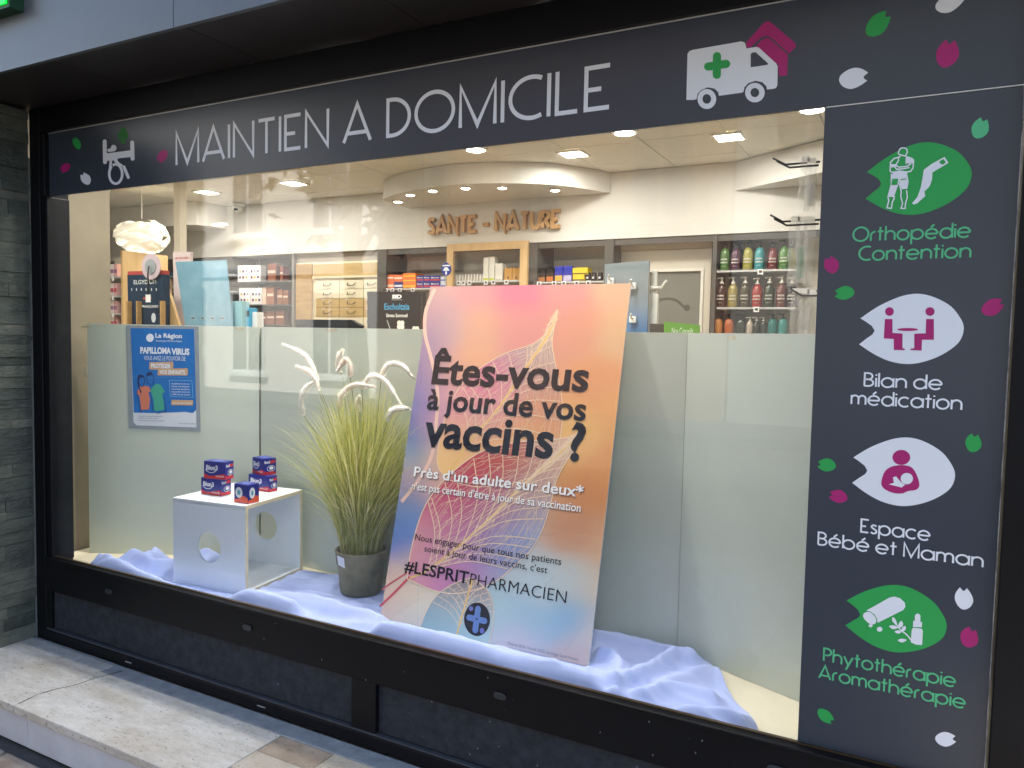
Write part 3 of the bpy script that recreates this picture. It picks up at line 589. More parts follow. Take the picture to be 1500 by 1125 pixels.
# small medicine cartons on the cube
M_cblue = mat('carton_blue', (28, 36, 128), .32, var=.06, vscale=20); M_cred = mat('carton_red', (196, 34, 40), .35); M_cwhite = mat('carton_white', (232, 232, 236), .4); M_corange = mat('carton_orange', (226, 88, 58), .4)
def carton(bl, br, rr, top_px, z0, lb, kind=0):
    a, b, c = at_z(*bl, z0), at_z(*br, z0), at_z(*rr, z0); e1 = (b-a); L1 = e1.length; e1.normalize(); e2 = Vector((-e1.y, e1.x, 0)); L2 = abs((c-b).dot(e2))
    L2 = min(max(L2, .05), .12); h = (at_plane(br[0], top_px, b, e2).z-z0)
    t = thing('medicine_carton', lb, 'carton', (a+e1*L1/2+e2*L2/2).to_tuple()[:2]+(z0,), 'medicine cartons on the white cube')
    q = [a, b, b+e2*L2, a+e2*L2]
    MB().hexa([(p.x, p.y, z0) for p in q]+[(p.x, p.y, z0+h) for p in q]).build('box', M_cblue, t, bevel=.0012)
    def f1(u, v, hh): p = a+e1*(u*L1)-e2*hh; return (p.x, p.y, z0+v*h)
    def f2(u, v, hh): p = b+e2*(u*L2)+e1*hh; return (p.x, p.y, z0+v*h)
    for fn, front in ((f1, True), (f2, False)):
        if kind == 0:
            flat('red_band', [[spline([(.01,.02),(.99,.02),(.99,.36 if front else .10)], k=1)+[(.8,.30 if front else .2),(.5,.20),(.25,.17),(.01,.30)]]], M_cred, t, fn, h=.0005)
            if front:
                flat('oval_mark', [[p] for p in [ribbon(arc(.34,.62,.26,.26,200,350,14), .035)][0]], M_cwhite, t, fn, h=.0007)
                font_text('lettering', 'Bion3', .12, .66, .52, .26, M_cwhite, t, fn, bold=.035, h=.0011)
                font_text('lettering', 'VITALITÉ', .56, .95, .14, .08, M_cwhite, t, fn, bold=.02, h=.0009)
            else:
                font_text('lettering', 'Bion3', .1, .5, .7, .16, M_cwhite, t, fn, bold=.03, h=.0009)
                flat('red_mark', [[[(.52,.68),(.93,.72),(.93,.88),(.52,.84)]]], M_cred, t, fn, h=.0007)
                flat('oval_mark', [ribbon(arc(.6,.38,.3,.16,0,360,18)[:-1], .03, True), [ellipse(.62,.40,.16,.10,12)]], M_cwhite, t, fn, h=.0009)
        else:
            flat('orange_band', [[[(.01,.02),(.99,.02),(.99,.3),(.6,.42),(.3,.2),(.01,.18)]]], M_corange, t, fn, h=.0005)
            flat('badge', [[ellipse(.36,.55,.25,.29,20)]], M_cwhite, t, fn, h=.0009)
            flat('badge_mark', [[ellipse(.36,.55,.12,.14,14)]], mat('badge_teal', (90, 165, 190), .4), t, fn, h=.0013)
    flat('top_mark', [[ellipse(.5, .5, .28, .3, 16)]], mat('carton_pale_blue', (96, 110, 180), .4), t, lambda u, v, hh: ((a+e1*(u*L1)+e2*(v*L2)).x, (a+e1*(u*L1)+e2*(v*L2)).y, z0+h+hh), h=.0006)
    return z0+h
zc = cz1+.0004
zt = carton((294.6,723.3), (323.3,727.3), (341.8,724.2), 702.5, zc, 'blue carton at the bottom of the stack by the cube front edge')
carton((298.6,700.6), (329.8,703.4), (342.5,700.2), 677.5, zt+.0006, 'blue carton on top of the stack by the cube front edge')
zt = carton((364,716.5), (393.7,721.4), (404.5,719.4), 698.5, zc, 'blue carton at the bottom of the stack by the grass plant')
carton((369.8,693), (385.4,696.8), (404.5,694.2), 672.5, zt+.0006, 'blue carton on top of the stack by the grass plant')
carton((342.9,735.2), (363.4,738.6), (380.6,735), 711, zc, 'single blue carton with pale round badges and orange base', 1)

# ------------------------------------------------------------------ cloth
PART = [(PA.x, PA.y), (PB.x, PB.y), (PC.x, PC.y), (PD.x, PD.y)]
def part_y(x):
    for (a, b), (c, d) in zip(PART[:-1], PART[1:]):
        if a <= x <= c: return b+(d-b)*(x-a)/(c-a)
    return PA.y
RID = []
def ridge(pts, amp, sg, z=.50):
    q = [at_z(*p, z) for p in pts]; q = spline(q, k=22) if len(q) > 2 else [q[0].lerp(q[1], i/20) for i in range(21)]
    RID.append(([(p.x, p.y) for p in q], amp, sg))
ridge([(146,815),(200,834),(262,858)], .085, .034, .53); ridge([(160,803),(200,812),(224,826),(253,824)], .075, .028, .51); ridge([(218,817),(253,797),(300,802)], .075, .032, .51)
ridge([(258,852),(309,866),(370,872),(430,884)], .090, .030, .53); ridge([(372,872),(430,872),(500,888),(555,905)], .065, .034, .51); ridge([(430,896),(540,918),(620,938)], .085, .034, .54)
ridge([(560,914),(640,932),(720,950),(800,970),(862,988)], .090, .042, .54); ridge([(900,1003),(945,980),(988,956),(1012,958)], .060, .027); ridge([(900,1003),(908,975),(900,958),(880,952)], .055, .022); ridge([(900,1003),(930,1025),(960,1040),(990,1048)], .070, .026, .53)
ridge([(862,990),(900,1003)], .07, .025); ridge([(930,1012),(975,1000),(1010,1003),(1045,1013)], .045, .022); ridge([(1000,1040),(1060,1046),(1118,1052)], .050, .030, .50); ridge([(870,930),(930,940),(985,955)], .035, .03, .48)
ridge([(975,1000),(1040,985),(1075,996)], .040, .03, .48)
def cloth_h(x, y):
    h = 0.0
    for pts, amp, sg in RID:
        d = min((x-a)**2+(y-b)**2 for a, b in pts); g__ = amp*(.55*math.exp(-d/(2*sg*sg))+.45*math.exp(-math.sqrt(d)/(sg*.9))); h = max(h, g__)+.2*min(h, g__)
    w_ = noise.noise(Vector((x*5, y*9, 3)))*.5+.5; w2 = 1-abs(noise.noise(Vector((x*4+y*4, y*7-x*2, 8))))
    w3 = 1-abs(noise.noise(Vector((x*11+y*5, y*13-x*6, 2)))); w4 = 1-abs(noise.noise(Vector((x*6-y*9, y*10+x*5, 5)))); q5 = noise.noise(Vector((x*1.7, y*3, 11)))*.12; w5 = 1-abs(noise.noise(Vector((x*2.6+y*2, (y+q5)*19, 4)))); return .004+h+.006*w_+.004*w2**6+.004*w3**12+.004*w4**12+.013*w5**8
NXc, NYc = 300, 64; vs = []; fs = []
xa, xb = -3.10, at_z(1125, 1048, .47).x
backL = [(0, .17), (.03, .24), (.07, .34), (.14, .60), (.62, .70), (.80, .70), (.90, .70), (.935, .46), (.965, .30), (.99, .20), (1, .13)]
frontL = [(0, .06), (.04, .02), (.1, .012), (.9, .012), (.97, .02), (1, .06)]
def interp(T, t):
    for (a, b), (c, d) in zip(T[:-1], T[1:]):
        if a <= t <= c: return b+(d-b)*(t-a)/(c-a)
    return T[-1][1]
for i in range(NXc+1):
    t = i/NXc; x = xa+(xb-xa)*t
    f_ = interp(frontL, t)+.02; b_ = min(interp(backL, t)+.012*math.sin(t*17), part_y(x)-.008)
    for j in range(NYc+1):
        s_ = j/NYc; y = f_+(b_-f_)*s_; e = min(1, min(s_, 1-s_)*NYc/3, min(t, 1-t)*NXc/5)
        hh = cloth_h(x, y)
        if s_ < .08: hh *= .55+.45*s_/.08
        c_ = Vector((x, y, 0))-cfr; a_, bb = c_.dot(ex), c_.dot(ey)
        if -cs-.01 < a_ < .012 and -.008 < bb < cs+.01: hh = .004                      # pressed flat under the cube
        if (x+1.835)**2+(y-.505)**2 < .115**2: hh = min(hh, .004)
        # pressed under the banner foot
        if -1.60 < x < -.70 and abs(y-.32) < .035: hh = min(hh, .008)
        vs.append((x, y, ZP+.0015+hh*(e if e < 1 else 1)))
for i in range(NXc):
    for j in range(NYc):
        a = i*(NYc+1)+j; fs.append((a, a+NYc+1, a+NYc+2, a+1))
M_cloth = mat('lavender_cloth', (178, 190, 232), .85, var=.02, vscale=5, bump=.10, bscale=420, spec=.25)
cl = MB().add(vs, fs).build('draped_cloth', M_cloth, smooth=True); tag(cl, 'crumpled pale lavender cloth spread along the display platform', 'cloth')
ss = cl.modifiers.new('soft', 'SMOOTH'); ss.iterations = 3; ss.factor = .6

# ------------------------------------------------------------------ vaccine banner leaning on the partition
b0, b1 = at_z(555, 906, ZP+.012), at_z(864, 975, ZP+.012)
b2 = at_y(629, 420, .600); b3 = at_y(921, 412, .600)
b1.y = b0.y = (b0.y+b1.y)/2
bex = (b1-b0); BW = bex.length; bex.normalize(); bev = (b2-b0); bev -= bex*bev.dot(bex); BH = bev.length; bev.normalize(); bnn = bev.cross(bex)
bnn = -bnn if bnn.y > 0 else bnn
ban = thing('vaccine_banner', 'large printed vaccine banner with colourful leaves leaning on the partition', 'banner', tuple((b0+b1)/2))
def on_ban(u, v, h): return tuple(b0+bex*u+bev*v+bnn*h)
def BP(px, py): p = at_plane(px, py, b0, bnn)-b0; return (p.dot(bex), p.dot(bev))
def on_ban_px(px, py, h): u, v = BP(px, py); return on_ban(u, v, h)
MB().hexa([on_ban(0, 0, -.005), on_ban(BW, 0, -.005), on_ban(BW, 0, -.0002), on_ban(0, 0, -.0002), on_ban(0, BH, -.005), on_ban(BW, BH, -.005), on_ban(BW, BH, -.0002), on_ban(0, BH, -.0002)]).build('board', M_cwhite, ban)
BGS = [(640,430,205,158,148),(690,425,214,140,140),(760,425,222,112,135),(830,430,226,140,132),(905,425,228,170,130),(650,480,204,160,150),(700,480,222,158,120),(760,480,222,138,125),(850,480,226,146,112),(905,490,226,172,120),
 (690,530,232,160,112),(880,560,232,150,92),(905,600,236,160,84),(660,590,226,150,150),(850,640,240,176,92),(890,680,232,150,76),(660,650,228,165,140),(870,720,214,132,66),(845,780,206,138,92),(885,800,222,160,110),(880,850,216,190,160),(840,850,196,196,186),(800,860,188,202,200),
 (830,910,128,176,204),(780,910,150,186,200),(870,930,204,190,180),(840,960,206,176,168),(760,945,205,190,196),(720,900,168,196,196),(700,950,204,196,190),(640,930,220,206,196),(600,900,214,206,180),(570,890,226,190,164),(585,850,236,198,160),(570,860,234,178,150),(610,870,226,206,170),
 (580,800,60,112,190),(592,770,84,128,190),(600,830,214,170,160),(585,740,96,130,170),(600,700,214,160,150),(590,715,128,140,176),(612,640,92,104,168),(606,670,110,160,176),(618,590,112,112,172),(626,540,126,118,170),(632,490,150,122,160),(636,460,190,140,150),(650,540,222,156,130),(648,620,214,150,160),(640,700,222,160,150),(650,670,240,190,120)]
def bgcol(px, py):
    s_ = 0; c = [0, 0, 0]
    for a, b, r, g_, bl in BGS:
        d = (px-a)**2+(py-b)**2; w_ = math.exp(-d/(2*20*20))+.02*math.exp(-d/(2*60*60))+1e-7; s_ += w_; l = lin((r, g_, bl))
        c[0] += l[0]*w_; c[1] += l[1]*w_; c[2] += l[2]*w_
    return tuple(x/s_ for x in c)
def to_px(P):
    v = Vector(P)-CAM; z = v.dot(FW); return 750+F_PX*v.dot(RT)/z, 562.5-F_PX*v.dot(UP)/z
def sat(c, k=.90):
    c = [x**.97 for x in c]
    l = .3*c[0]+.59*c[1]+.11*c[2]; return tuple(max(0, l+(x-l)*k) for x in c)
gx_, gy_ = 56, 86; mb = MB(); cols = []
for i in range(gx_+1):
    for j in range(gy_+1):
        P = on_ban(BW*i/gx_, BH*j/gy_, 0); mb.v.append(Vector(P)); cols.append(sat(bgcol(*to_px(P))))
for i in range(gx_):
    for j in range(gy_): a = i*(gy_+1)+j; mb.f.append((a, a+gy_+1, a+gy_+2, a+1))
M_print = vcol_mat('banner_print', .5, .25)
mb.build('print', M_print, ban, colors=cols)
def leaf_sheet(name, L_, R_, cs_, h, n=26, k=12):
    Ls, Rs = spline([Vector(p) for p in L_], k=8), spline([Vector(p) for p in R_], k=8); mb = MB(); co = []
    def pick(P, t): f = t*(len(P)-1); i = min(int(f), len(P)-2); return P[i].lerp(P[i+1], f-i)
    for i in range(n+1):
        a, b = pick(Ls, i/n), pick(Rs, i/n)
        for j in range(k+1):
            p = a.lerp(b, j/k); mb.v.append(Vector(on_ban_px(p.x, p.y, h))); s_ = 0; c = [0, 0, 0]
            for u, v, r, g_, bl in cs_:
                w_ = math.exp(-((p.x-u)**2+(p.y-v)**2)/(2*26*26))+1e-6; s_ += w_; l = lin((r, g_, bl)); c = [c[q]+l[q]*w_ for q in range(3)]
            co.append(sat([x/s_ for x in c]))
    for i in range(n):
        for j in range(k): a = i*(k+1)+j; mb.f.append((a, a+k+1, a+k+2, a+1))
    mb.build(name, M_print, ban, colors=co); return Ls, Rs, pick
M_vein = mat('vein_print', (240, 206, 170), .4); M_vein2 = mat('vein_gold_print', (236, 188, 110), .4); M_vein3 = mat('vein_pale_print', (236, 190, 170), .4)
def veins(Ls, Rs, pick, mid, h, n, wd, seed, lines=9):
    rr = random.Random(seed); Ms = spline([Vector(p) for p in mid], k=8); main = []; thin = []
    main += [ribbon(Ms, wd*1.9)]
    edge = [ribbon(Ls, wd*.9), ribbon(Rs, wd*.9)]
    for side_, O in ((0, Ls), (1, Rs)):
        prev = None
        for i in range(n):
            t = .10+.78*i/n; a = pick(Ms, 1-t if False else t); b = pick(O, max(0, min(1, t-.16-.05*rr.random())))
            m_ = a.lerp(b, .5)+Vector(((b-a).y, -(b-a).x))*(.10 if side_ else -.10)
            q = spline([a, m_, a.lerp(b, .97)], k=6); thin.append(ribbon(q, wd*.75))
            if prev:
                for j in range(lines):
                    f = (j+rr.random())/lines; p = pick(q, f); r_ = pick(prev, min(1, max(0, f+rr.uniform(-.08, .08)))); c = p.lerp(r_, .5)+Vector((rr.uniform(-2.5, 2.5), rr.uniform(-2.5, 2.5)))
                    thin.append(ribbon([p, c, r_], wd*.28))
                    if rr.random() < .8:
                        e_ = c+Vector((rr.uniform(-6, 6), rr.uniform(-6, 6))); thin.append(ribbon([c, e_], wd*.22))
            prev = q
    flat('leaf_midrib', main, M_vein2, ban, on_ban_px, h=h+.0003, step=0); flat('leaf_veins', thin+edge, M_vein, ban, on_ban_px, h=h+.0001, step=.0000003)
# soft coloured ribbon along the edge
flat('ribbon_print', [ribbon(spline([Vector(p) for p in [(637,423),(624,455),(623,490),(633,530),(641,575),(639,620),(632,668),(612,705),(588,735)]], k=8), 5)], M_vein3, ban, on_ban_px, h=.0002)
L1 = [(817,453),(806,480),(782,503),(742,517),(705,538),(678,562),(658,596),(645,640),(641,680),(655,702)]; R1 = [(817,453),(812,480),(809,505),(815,540),(822,575),(824,610),(820,645),(812,675),(765,704),(700,713),(655,702)]
o1 = leaf_sheet('leaf_print', L1, R1, [(810,475,236,180,140),(795,500,176,160,150),(770,512,176,150,160),(740,530,206,110,140),(700,560,222,110,140),(720,600,218,130,140),(680,590,226,140,150),(790,540,206,150,130),(800,600,218,140,100),(790,650,236,160,90),(740,650,238,170,100),(680,640,236,170,120),(660,680,246,190,110),(720,690,244,180,100)], .0002)
veins(*o1, [(815,462),(800,495),(770,540),(730,598),(690,645),(655,695)], .0003, 13, 1.4, 4, 20)
L2 = [(858,628),(835,640),(800,645),(755,648),(705,662),(665,690),(635,722),(618,752),(606,790),(599,825),(597,848)]; R2 = [(858,628),(843,655),(826,682),(815,705),(806,740),(795,775),(778,805),(752,830),(725,852),(680,868),(640,866),(597,848)]
o2 = leaf_sheet('leaf_print', L2, R2, [(845,640,240,190,150),(810,665,214,160,140),(760,665,190,90,70),(710,680,196,64,62),(670,710,200,56,80),(640,740,206,70,110),(620,790,224,150,146),(610,830,226,140,150),(660,780,206,110,150),(700,750,190,96,130),(740,740,180,120,140),(790,730,196,160,150),(780,780,150,160,190),(740,800,120,140,190),(700,810,150,120,180),(660,830,196,120,170),(730,840,156,170,190),(690,850,206,120,160)], .0006)
veins(*o2, [(850,636),(815,668),(765,712),(715,762),(665,806),(625,836),(597,848)], .0007, 15, 1.6, 9, 24)
flat('stem_print', [ribbon(spline([Vector(p) for p in [(600,845),(580,866),(557,888)]], k=5), 3.2), ribbon([(598,838),(570,856),(560,864)], 2)], mat('stem_red_print', (206, 70, 84), .4), ban, on_ban_px, h=.0011)
L3 = [(690,846),(665,855),(640,872),(625,895),(616,918)]; R3 = [(690,846),(712,862),(722,885),(722,915),(716,945)]
o3 = leaf_sheet('leaf_print', L3, R3, [(685,852,120,92,90),(660,865,160,120,120),(710,870,170,150,150),(640,890,130,160,166),(670,900,160,196,190),(700,910,176,206,204),(640,920,150,186,186)], .0011)
veins(*o3, [(692,850),(685,875),(676,905),(668,935)], .0012, 8, 1.2, 2, 7)
M_ink = mat('navy_ink', (17, 19, 32), .65, spec=.15)
def btext(body, l, r, cappx, m=M_ink, bold=.02, h=.0018, dz=0, spacing=1.0, capscale=1.0):
    a, b = BP(*l), BP(*r); zb = (a[1]+b[1])/2; cap = (BP(l[0], l[1]-cappx)[1]-BP(*l)[1])*capscale
    return font_text('lettering', body, a[0], b[0], zb, cap, m, ban, on_ban, bold, h, spacing)
M_bw = mat('white_ink', (244, 240, 236), .4); M_bsh = mat('brown_ink', (120, 70, 60), .4)
btext('Êtes-vous', (632,561), (861,573), 40, bold=.028); btext('à jour de vos', (625,599), (857.5,616), 30.5, bold=.025); btext('vaccins ?', (619,652.5), (854,674), 49, bold=.028)
btext('Près d’un adulte sur deux*', (607.2,698.9), (855.2,729.2), 14.5, M_bsh, .018, .0016); btext('Près d’un adulte sur deux*', (606,697.7), (854,728), 14.5, M_bw, .018)
btext('n’est pas certain d’être à jour de sa vaccination', (603.7,718.6), (851.4,750), 11, M_bsh, .012, .0016); btext('n’est pas certain d’être à jour de sa vaccination', (603,717.7), (850.7,749), 11, M_bw, .012)
btext('Nous engager pour que tous nos patients', (608,790.7), (822,828), 9.5, bold=.004); btext('soient à jour de leurs vaccins, c’est', (621.7,807), (801.7,840.7), 9.5, bold=.004)
btext('#LESPRIT', (592,837), (686,855), 17, bold=.02); btext('PHARMACIEN', (688,855.5), (829,884.5), 17.5, bold=-.008)
btext('*Source BVA 14 avril 2023, Sondage Santé France', (743,943), (847,969), 4.5, mat('faint_ink', (110, 120, 135), .4), 0)
def bl(pts): return [BP(*p) for p in pts]
cc = BP(699, 907); rr_ = (BP(718.5, 907)[0]-cc[0])
flat('round_logo', [[ellipse(cc[0], cc[1], rr_, rr_*1.08, 40)]], M_ink, ban, on_ban, h=.0018)
k_ = rr_
flat('logo_cross', [[capsule((cc[0]-k_*.02, cc[1]+k_*.28), (cc[0]-k_*.02, cc[1]+k_*.66), k_*.22)], [capsule((cc[0]-k_*.02, cc[1]-k_*.7), (cc[0]-k_*.02, cc[1]-k_*.25), k_*.22)], [capsule((cc[0]-k_*.62, cc[1]), (cc[0]-k_*.28, cc[1]), k_*.2)], [capsule((cc[0]+k_*.25, cc[1]), (cc[0]+k_*.6, cc[1]), k_*.2)]], mat('logo_blue', (86, 120, 176), .4), ban, on_ban, h=.0021)
flat('logo_dots', [[ellipse(cc[0]-k_*.55, cc[1]+k_*.6, k_*.16, k_*.16, 12)], [ellipse(cc[0]+k_*.5, cc[1]-k_*.66, k_*.18, k_*.18, 12)]], mat('logo_violet', (96, 104, 170), .4), ban, on_ban, h=.0021)

# ------------------------------------------------------------------ health poster in a plastic sleeve
pos = thing('health_poster', 'blue health poster in a clear grey sleeve taped to a sage board', 'poster', tuple(at_plane(240, 630, PA, nn1)+nn1*.002))
def PP(px, py): p = at_plane(px, py, PA, nn1)-PA; return (p.dot(d1), p.z)
def on_pos(u, v, h): p = PA+d1*u+nn1*(.0012+h); return (p.x, p.y, v)
def on_pos_px(px, py, h): u, v = PP(px, py); return on_pos(u, v, h)
def Q(pts): return [PP(*p) for p in pts]
cp = lambda a, b: PP(180+a/6.615, 470+b/6.615)
def C6(pts): return [cp(*p) for p in pts]
mb = MB(); a_, b_ = [on_pos(*p, .0) for p in Q([(185,476.5),(291,478),(294,632),(189,627)])], None
nv = tuple(nn1*.0008); recalc(mb.prism(a_, nv).build('sleeve', mat('grey_sleeve', (146, 154, 160), .25, var=.06, vscale=12), pos))
flat('sheet', [[C6([(78,70),(693,80),(715,1032),(135,1012),(105,980)])]], mat('poster_white', (222, 224, 230), .4), pos, on_pos, h=.0012)
flat('blue_field', [[C6([(78,70),(693,80),(712,862),(680,892),(600,880),(520,885),(300,893),(108,888)])]], mat('poster_blue', (14, 110, 188), .4, var=.05, vscale=8), pos, on_pos, h=.0016)
flat('fold_line', [[C6([(98,543),(705,549),(705,552),(98,546)])]], mat('poster_fold', (90, 150, 205), .4), pos, on_pos, h=.0019)
def ptext(body, l, r, cap, m, bold=.01, h=.0026):
    a, b = cp(*l), cp(*r); c = cp(l[0], l[1]-cap)[1]-a[1]; return font_text('lettering', body, a[0], b[0], (a[1]+b[1])/2, c, m, pos, on_pos, bold, h)
M_pw = mat('poster_ink_white', (236, 240, 246), .4)
flat('emblem', [[C6(ellipse(266,164,37,40,24))]], M_pw, pos, on_pos, h=.002)
ptext('La Région', (318,163), (576,166), 42, M_pw, .03); ptext('Auvergne-Rhône-Alpes', (322,202), (577,204), 18, M_pw, 0)
ptext('PAPILLOMA', (172,314), (470,318), 58, M_pw, .045); ptext('VIRUS', (474,326), (648,328), 58, M_pw, .045); ptext('VOUS AVEZ LE POUVOIR DE', (207,382), (610,384), 42, M_pw, -.002)
M_tan = mat('poster_tan', (206, 166, 130), .4)
flat('tan_bar', [[C6([(262,400),(485,394),(493,404),(490,468),(480,475),(265,472),(257,462)])], [C6([(342,466),(628,458),(634,470),(632,520),(622,530),(345,528),(338,518)])], [C6([(475,764),(680,768),(684,776),(682,812),(676,820),(475,816),(470,806)])]], M_tan, pos, on_pos, h=.0021, step=.0001)
ptext('PROTÉGER', (277,455), (466,457), 40, M_pw, .04); ptext('VOS ENFANTS.', (358,516), (612,518), 40, M_pw, .03)
ptext('Au top des vaccins', (488,802), (668,804), 16, M_pw, .01)
flat('speech_box', [[C6([tuple(x) for x in q]) for q in ribbon([(452,575),(672,580),(682,742),(462,732)], 5, True)]], mat('poster_light_blue', (120, 180, 226), .4), pos, on_pos, h=.0021)
for i, tx in enumerate(['Le papillomavirus est une', 'infection très fréquente', 'transmissible sexuellement,', 'responsable de plus de', '3 000 cas de cancers']): ptext(tx, (472+i, 614+i*26), (648+i*2, 617+i*26), 13, M_pw, .01)
M_line = mat('poster_line', (20, 40, 90), .4)
flat('shirt_print', [[C6([(165,640),(215,628),(260,640),(272,680),(250,690),(266,760),(255,858),(180,862),(172,780),(160,715),(138,715),(140,680)])]], mat('poster_coral', (216, 124, 96), .4), pos, on_pos, h=.0021)
flat('shirt_print', [[C6([(285,645),(330,605),(370,620),(410,685),(382,710),(400,780),(405,862),(340,875),(305,868),(300,760),(272,680)])]], mat('poster_teal', (64, 166, 140), .4), pos, on_pos, h=.0023)
for pl in [[(150,540),(165,525),(200,530),(215,560),(210,600),(195,640),(175,620),(155,590)], [(235,520),(262,500),(300,530),(302,580),(285,620),(255,610),(240,580)]]:
    flat('head_outline', [[C6([tuple(x) for x in q]) for q in ribbon(spline([Vector(p) for p in pl], True, 4), 5, True)]], M_line, pos, on_pos, h=.0023)
flat('hair_print', [[C6([(148,540),(165,525),(210,535),(205,550),(175,545),(160,580),(165,640),(185,690),(178,705),(155,650),(142,590)])], [C6([(235,505),(262,497),(285,500),(290,520),(262,530),(238,530)])]], M_line, pos, on_pos, h=.0025)
flat('outline_print', [[C6([tuple(x) for x in q]) for q in ribbon(l, 5)] for l in ([(400,730),(412,800),(420,880),(330,898)], [(140,680),(150,760),(175,840),(180,890)], [(272,690),(285,800),(300,860)])], M_line, pos, on_pos, h=.0027)
for i, (l, r) in enumerate([((155,926),(385,928)), ((155,946),(350,948)), ((155,970),(405,970)), ((545,998),(712,1000))]): ptext(['auvergnerhonealpes.fr/papillomavirus', 'campagne de vaccination gratuite', 'www.auvergnerhonealpes.fr/vaccination', 'www.auvergnerhonealpes.fr'][i], l, r, 8, M_line, .01)

# ------------------------------------------------------------------ grass plant
pc = Vector((-1.835, .505, ZP+.0065))
pl_ = thing('grass_plant', 'potted ornamental grass with pale fluffy plumes', 'plant', tuple(pc))
M_pot = mat('weathered_pot', (150, 138, 108), .7, col2=(88, 88, 66), vscale=9, bump=.3, bscale=40)
MB().lathe(pc, [(.083, 0), (.088, .012), (.100, .12), (.104, .125), (.109, .175), (.112, .18), (.112, .186), (.102, .186), (.098, .15)], 32).build('pot', M_pot, pl_, smooth=True)
MB().lathe(pc+Vector((0, 0, .14)), [(.095, 0), (.098, .012)], 24).build('soil', mat('dark_soil', (40, 34, 26), .95), pl_)
_cm = Vector((CAM.x-pc.x, CAM.y-pc.y, 0)).normalized(); _rg = Vector((-_cm.y, _cm.x, 0)); _tp = []
for k_, z_ in ((-.88, .176), (-.62, .172), (-.62, .128), (-.88, .134)):
    rr_0 = .1135 if z_ > .15 else .107; _q = pc+(_rg*k_+_cm*math.sqrt(1-k_*k_))*rr_0; _tp.append((_q.x, _q.y, pc.z+z_))
MB().add(_tp, [(0, 1, 2, 3)]).build('price_tag', M_cwhite, pl_)
rg = random.Random(21); mb = MB(); gcol = []
G1 = [lin(c) for c in ((210,207,114), (226,220,146), (188,190,98), (236,228,172), (156,166,82), (214,204,126))]
def blade(root, tip, bow, wd, c0, n=7):
    p0, p3 = Vector(root), Vector(tip); d = p3-p0; out = Vector((d.x, d.y, 0)); L = d.length
    p1 = p0+Vector((out.x*.12, out.y*.12, L*.42)); p2 = p0+Vector((out.x*.45, out.y*.45, d.z*.85+bow))
    ang = rg.uniform(0, math.pi); wv = Vector((math.cos(ang), math.sin(ang)*.6, 0)); base = len(mb.v)
    for i in range(n+1):
        t = i/n; q = p0*(1-t)**3+p1*3*t*(1-t)**2+p2*3*t*t*(1-t)+p3*t**3; ww = wd*(1-t)**.6*.5+.00015
        q.y = min(q.y, part_y(q.x)-.012) 
        q.y = max(q.y, .03)
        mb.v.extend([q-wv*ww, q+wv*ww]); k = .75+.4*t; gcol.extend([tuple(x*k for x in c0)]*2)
        if i: b = base+2*i; mb.f.append((b-2, b-1, b+1, b))
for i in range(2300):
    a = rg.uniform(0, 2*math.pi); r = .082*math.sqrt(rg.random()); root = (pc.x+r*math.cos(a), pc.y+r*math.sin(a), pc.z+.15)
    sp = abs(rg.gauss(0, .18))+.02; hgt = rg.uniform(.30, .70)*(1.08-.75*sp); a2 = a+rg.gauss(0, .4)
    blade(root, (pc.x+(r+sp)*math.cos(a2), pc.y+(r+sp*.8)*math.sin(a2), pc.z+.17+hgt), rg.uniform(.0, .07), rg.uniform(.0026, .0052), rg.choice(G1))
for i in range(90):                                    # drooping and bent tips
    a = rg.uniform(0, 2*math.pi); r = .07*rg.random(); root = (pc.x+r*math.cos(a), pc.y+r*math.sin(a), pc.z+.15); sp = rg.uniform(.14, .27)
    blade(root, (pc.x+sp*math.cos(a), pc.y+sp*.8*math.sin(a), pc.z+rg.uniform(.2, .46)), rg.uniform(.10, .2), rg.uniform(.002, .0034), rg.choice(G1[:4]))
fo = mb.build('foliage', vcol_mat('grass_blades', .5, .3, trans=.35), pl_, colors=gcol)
M_plume = mat('plume_fluff', (250, 240, 226), .9, col2=(252, 248, 240), vscale=30); M_pinkp = mat('plume_pink', (246, 222, 204), .9, col2=(252, 246, 236), vscale=14); M_stalk = mat('grass_stalk', (128, 128, 66), .6)
cpl = lambda a, b: (400+a/2.678, 480+b/2.678)
PL = [([(170,205),(158,160),(120,105),(42,68)], .03, 0), ([(180,248),(165,200),(140,172),(96,154)], -.03, 1), ([(120,345),(112,290),(128,240),(170,205)], .0, 0), ([(268,178),(256,150),(258,115),(270,92)], .06, 0), ([(303,195),(303,150),(285,128),(256,165)], .02, 1), ([(262,310),(270,262),(320,225),(395,231)], -.05, 1), ([(348,240),(385,190),(440,210),(500,298)], .0, 0), ([(424,195),(450,148),(500,145),(547,190)], .04, 0), ([(340,330),(334,300),(338,275)], .07, 0), ([(448,368),(462,330),(495,316),(530,318)], -.03, 0)]
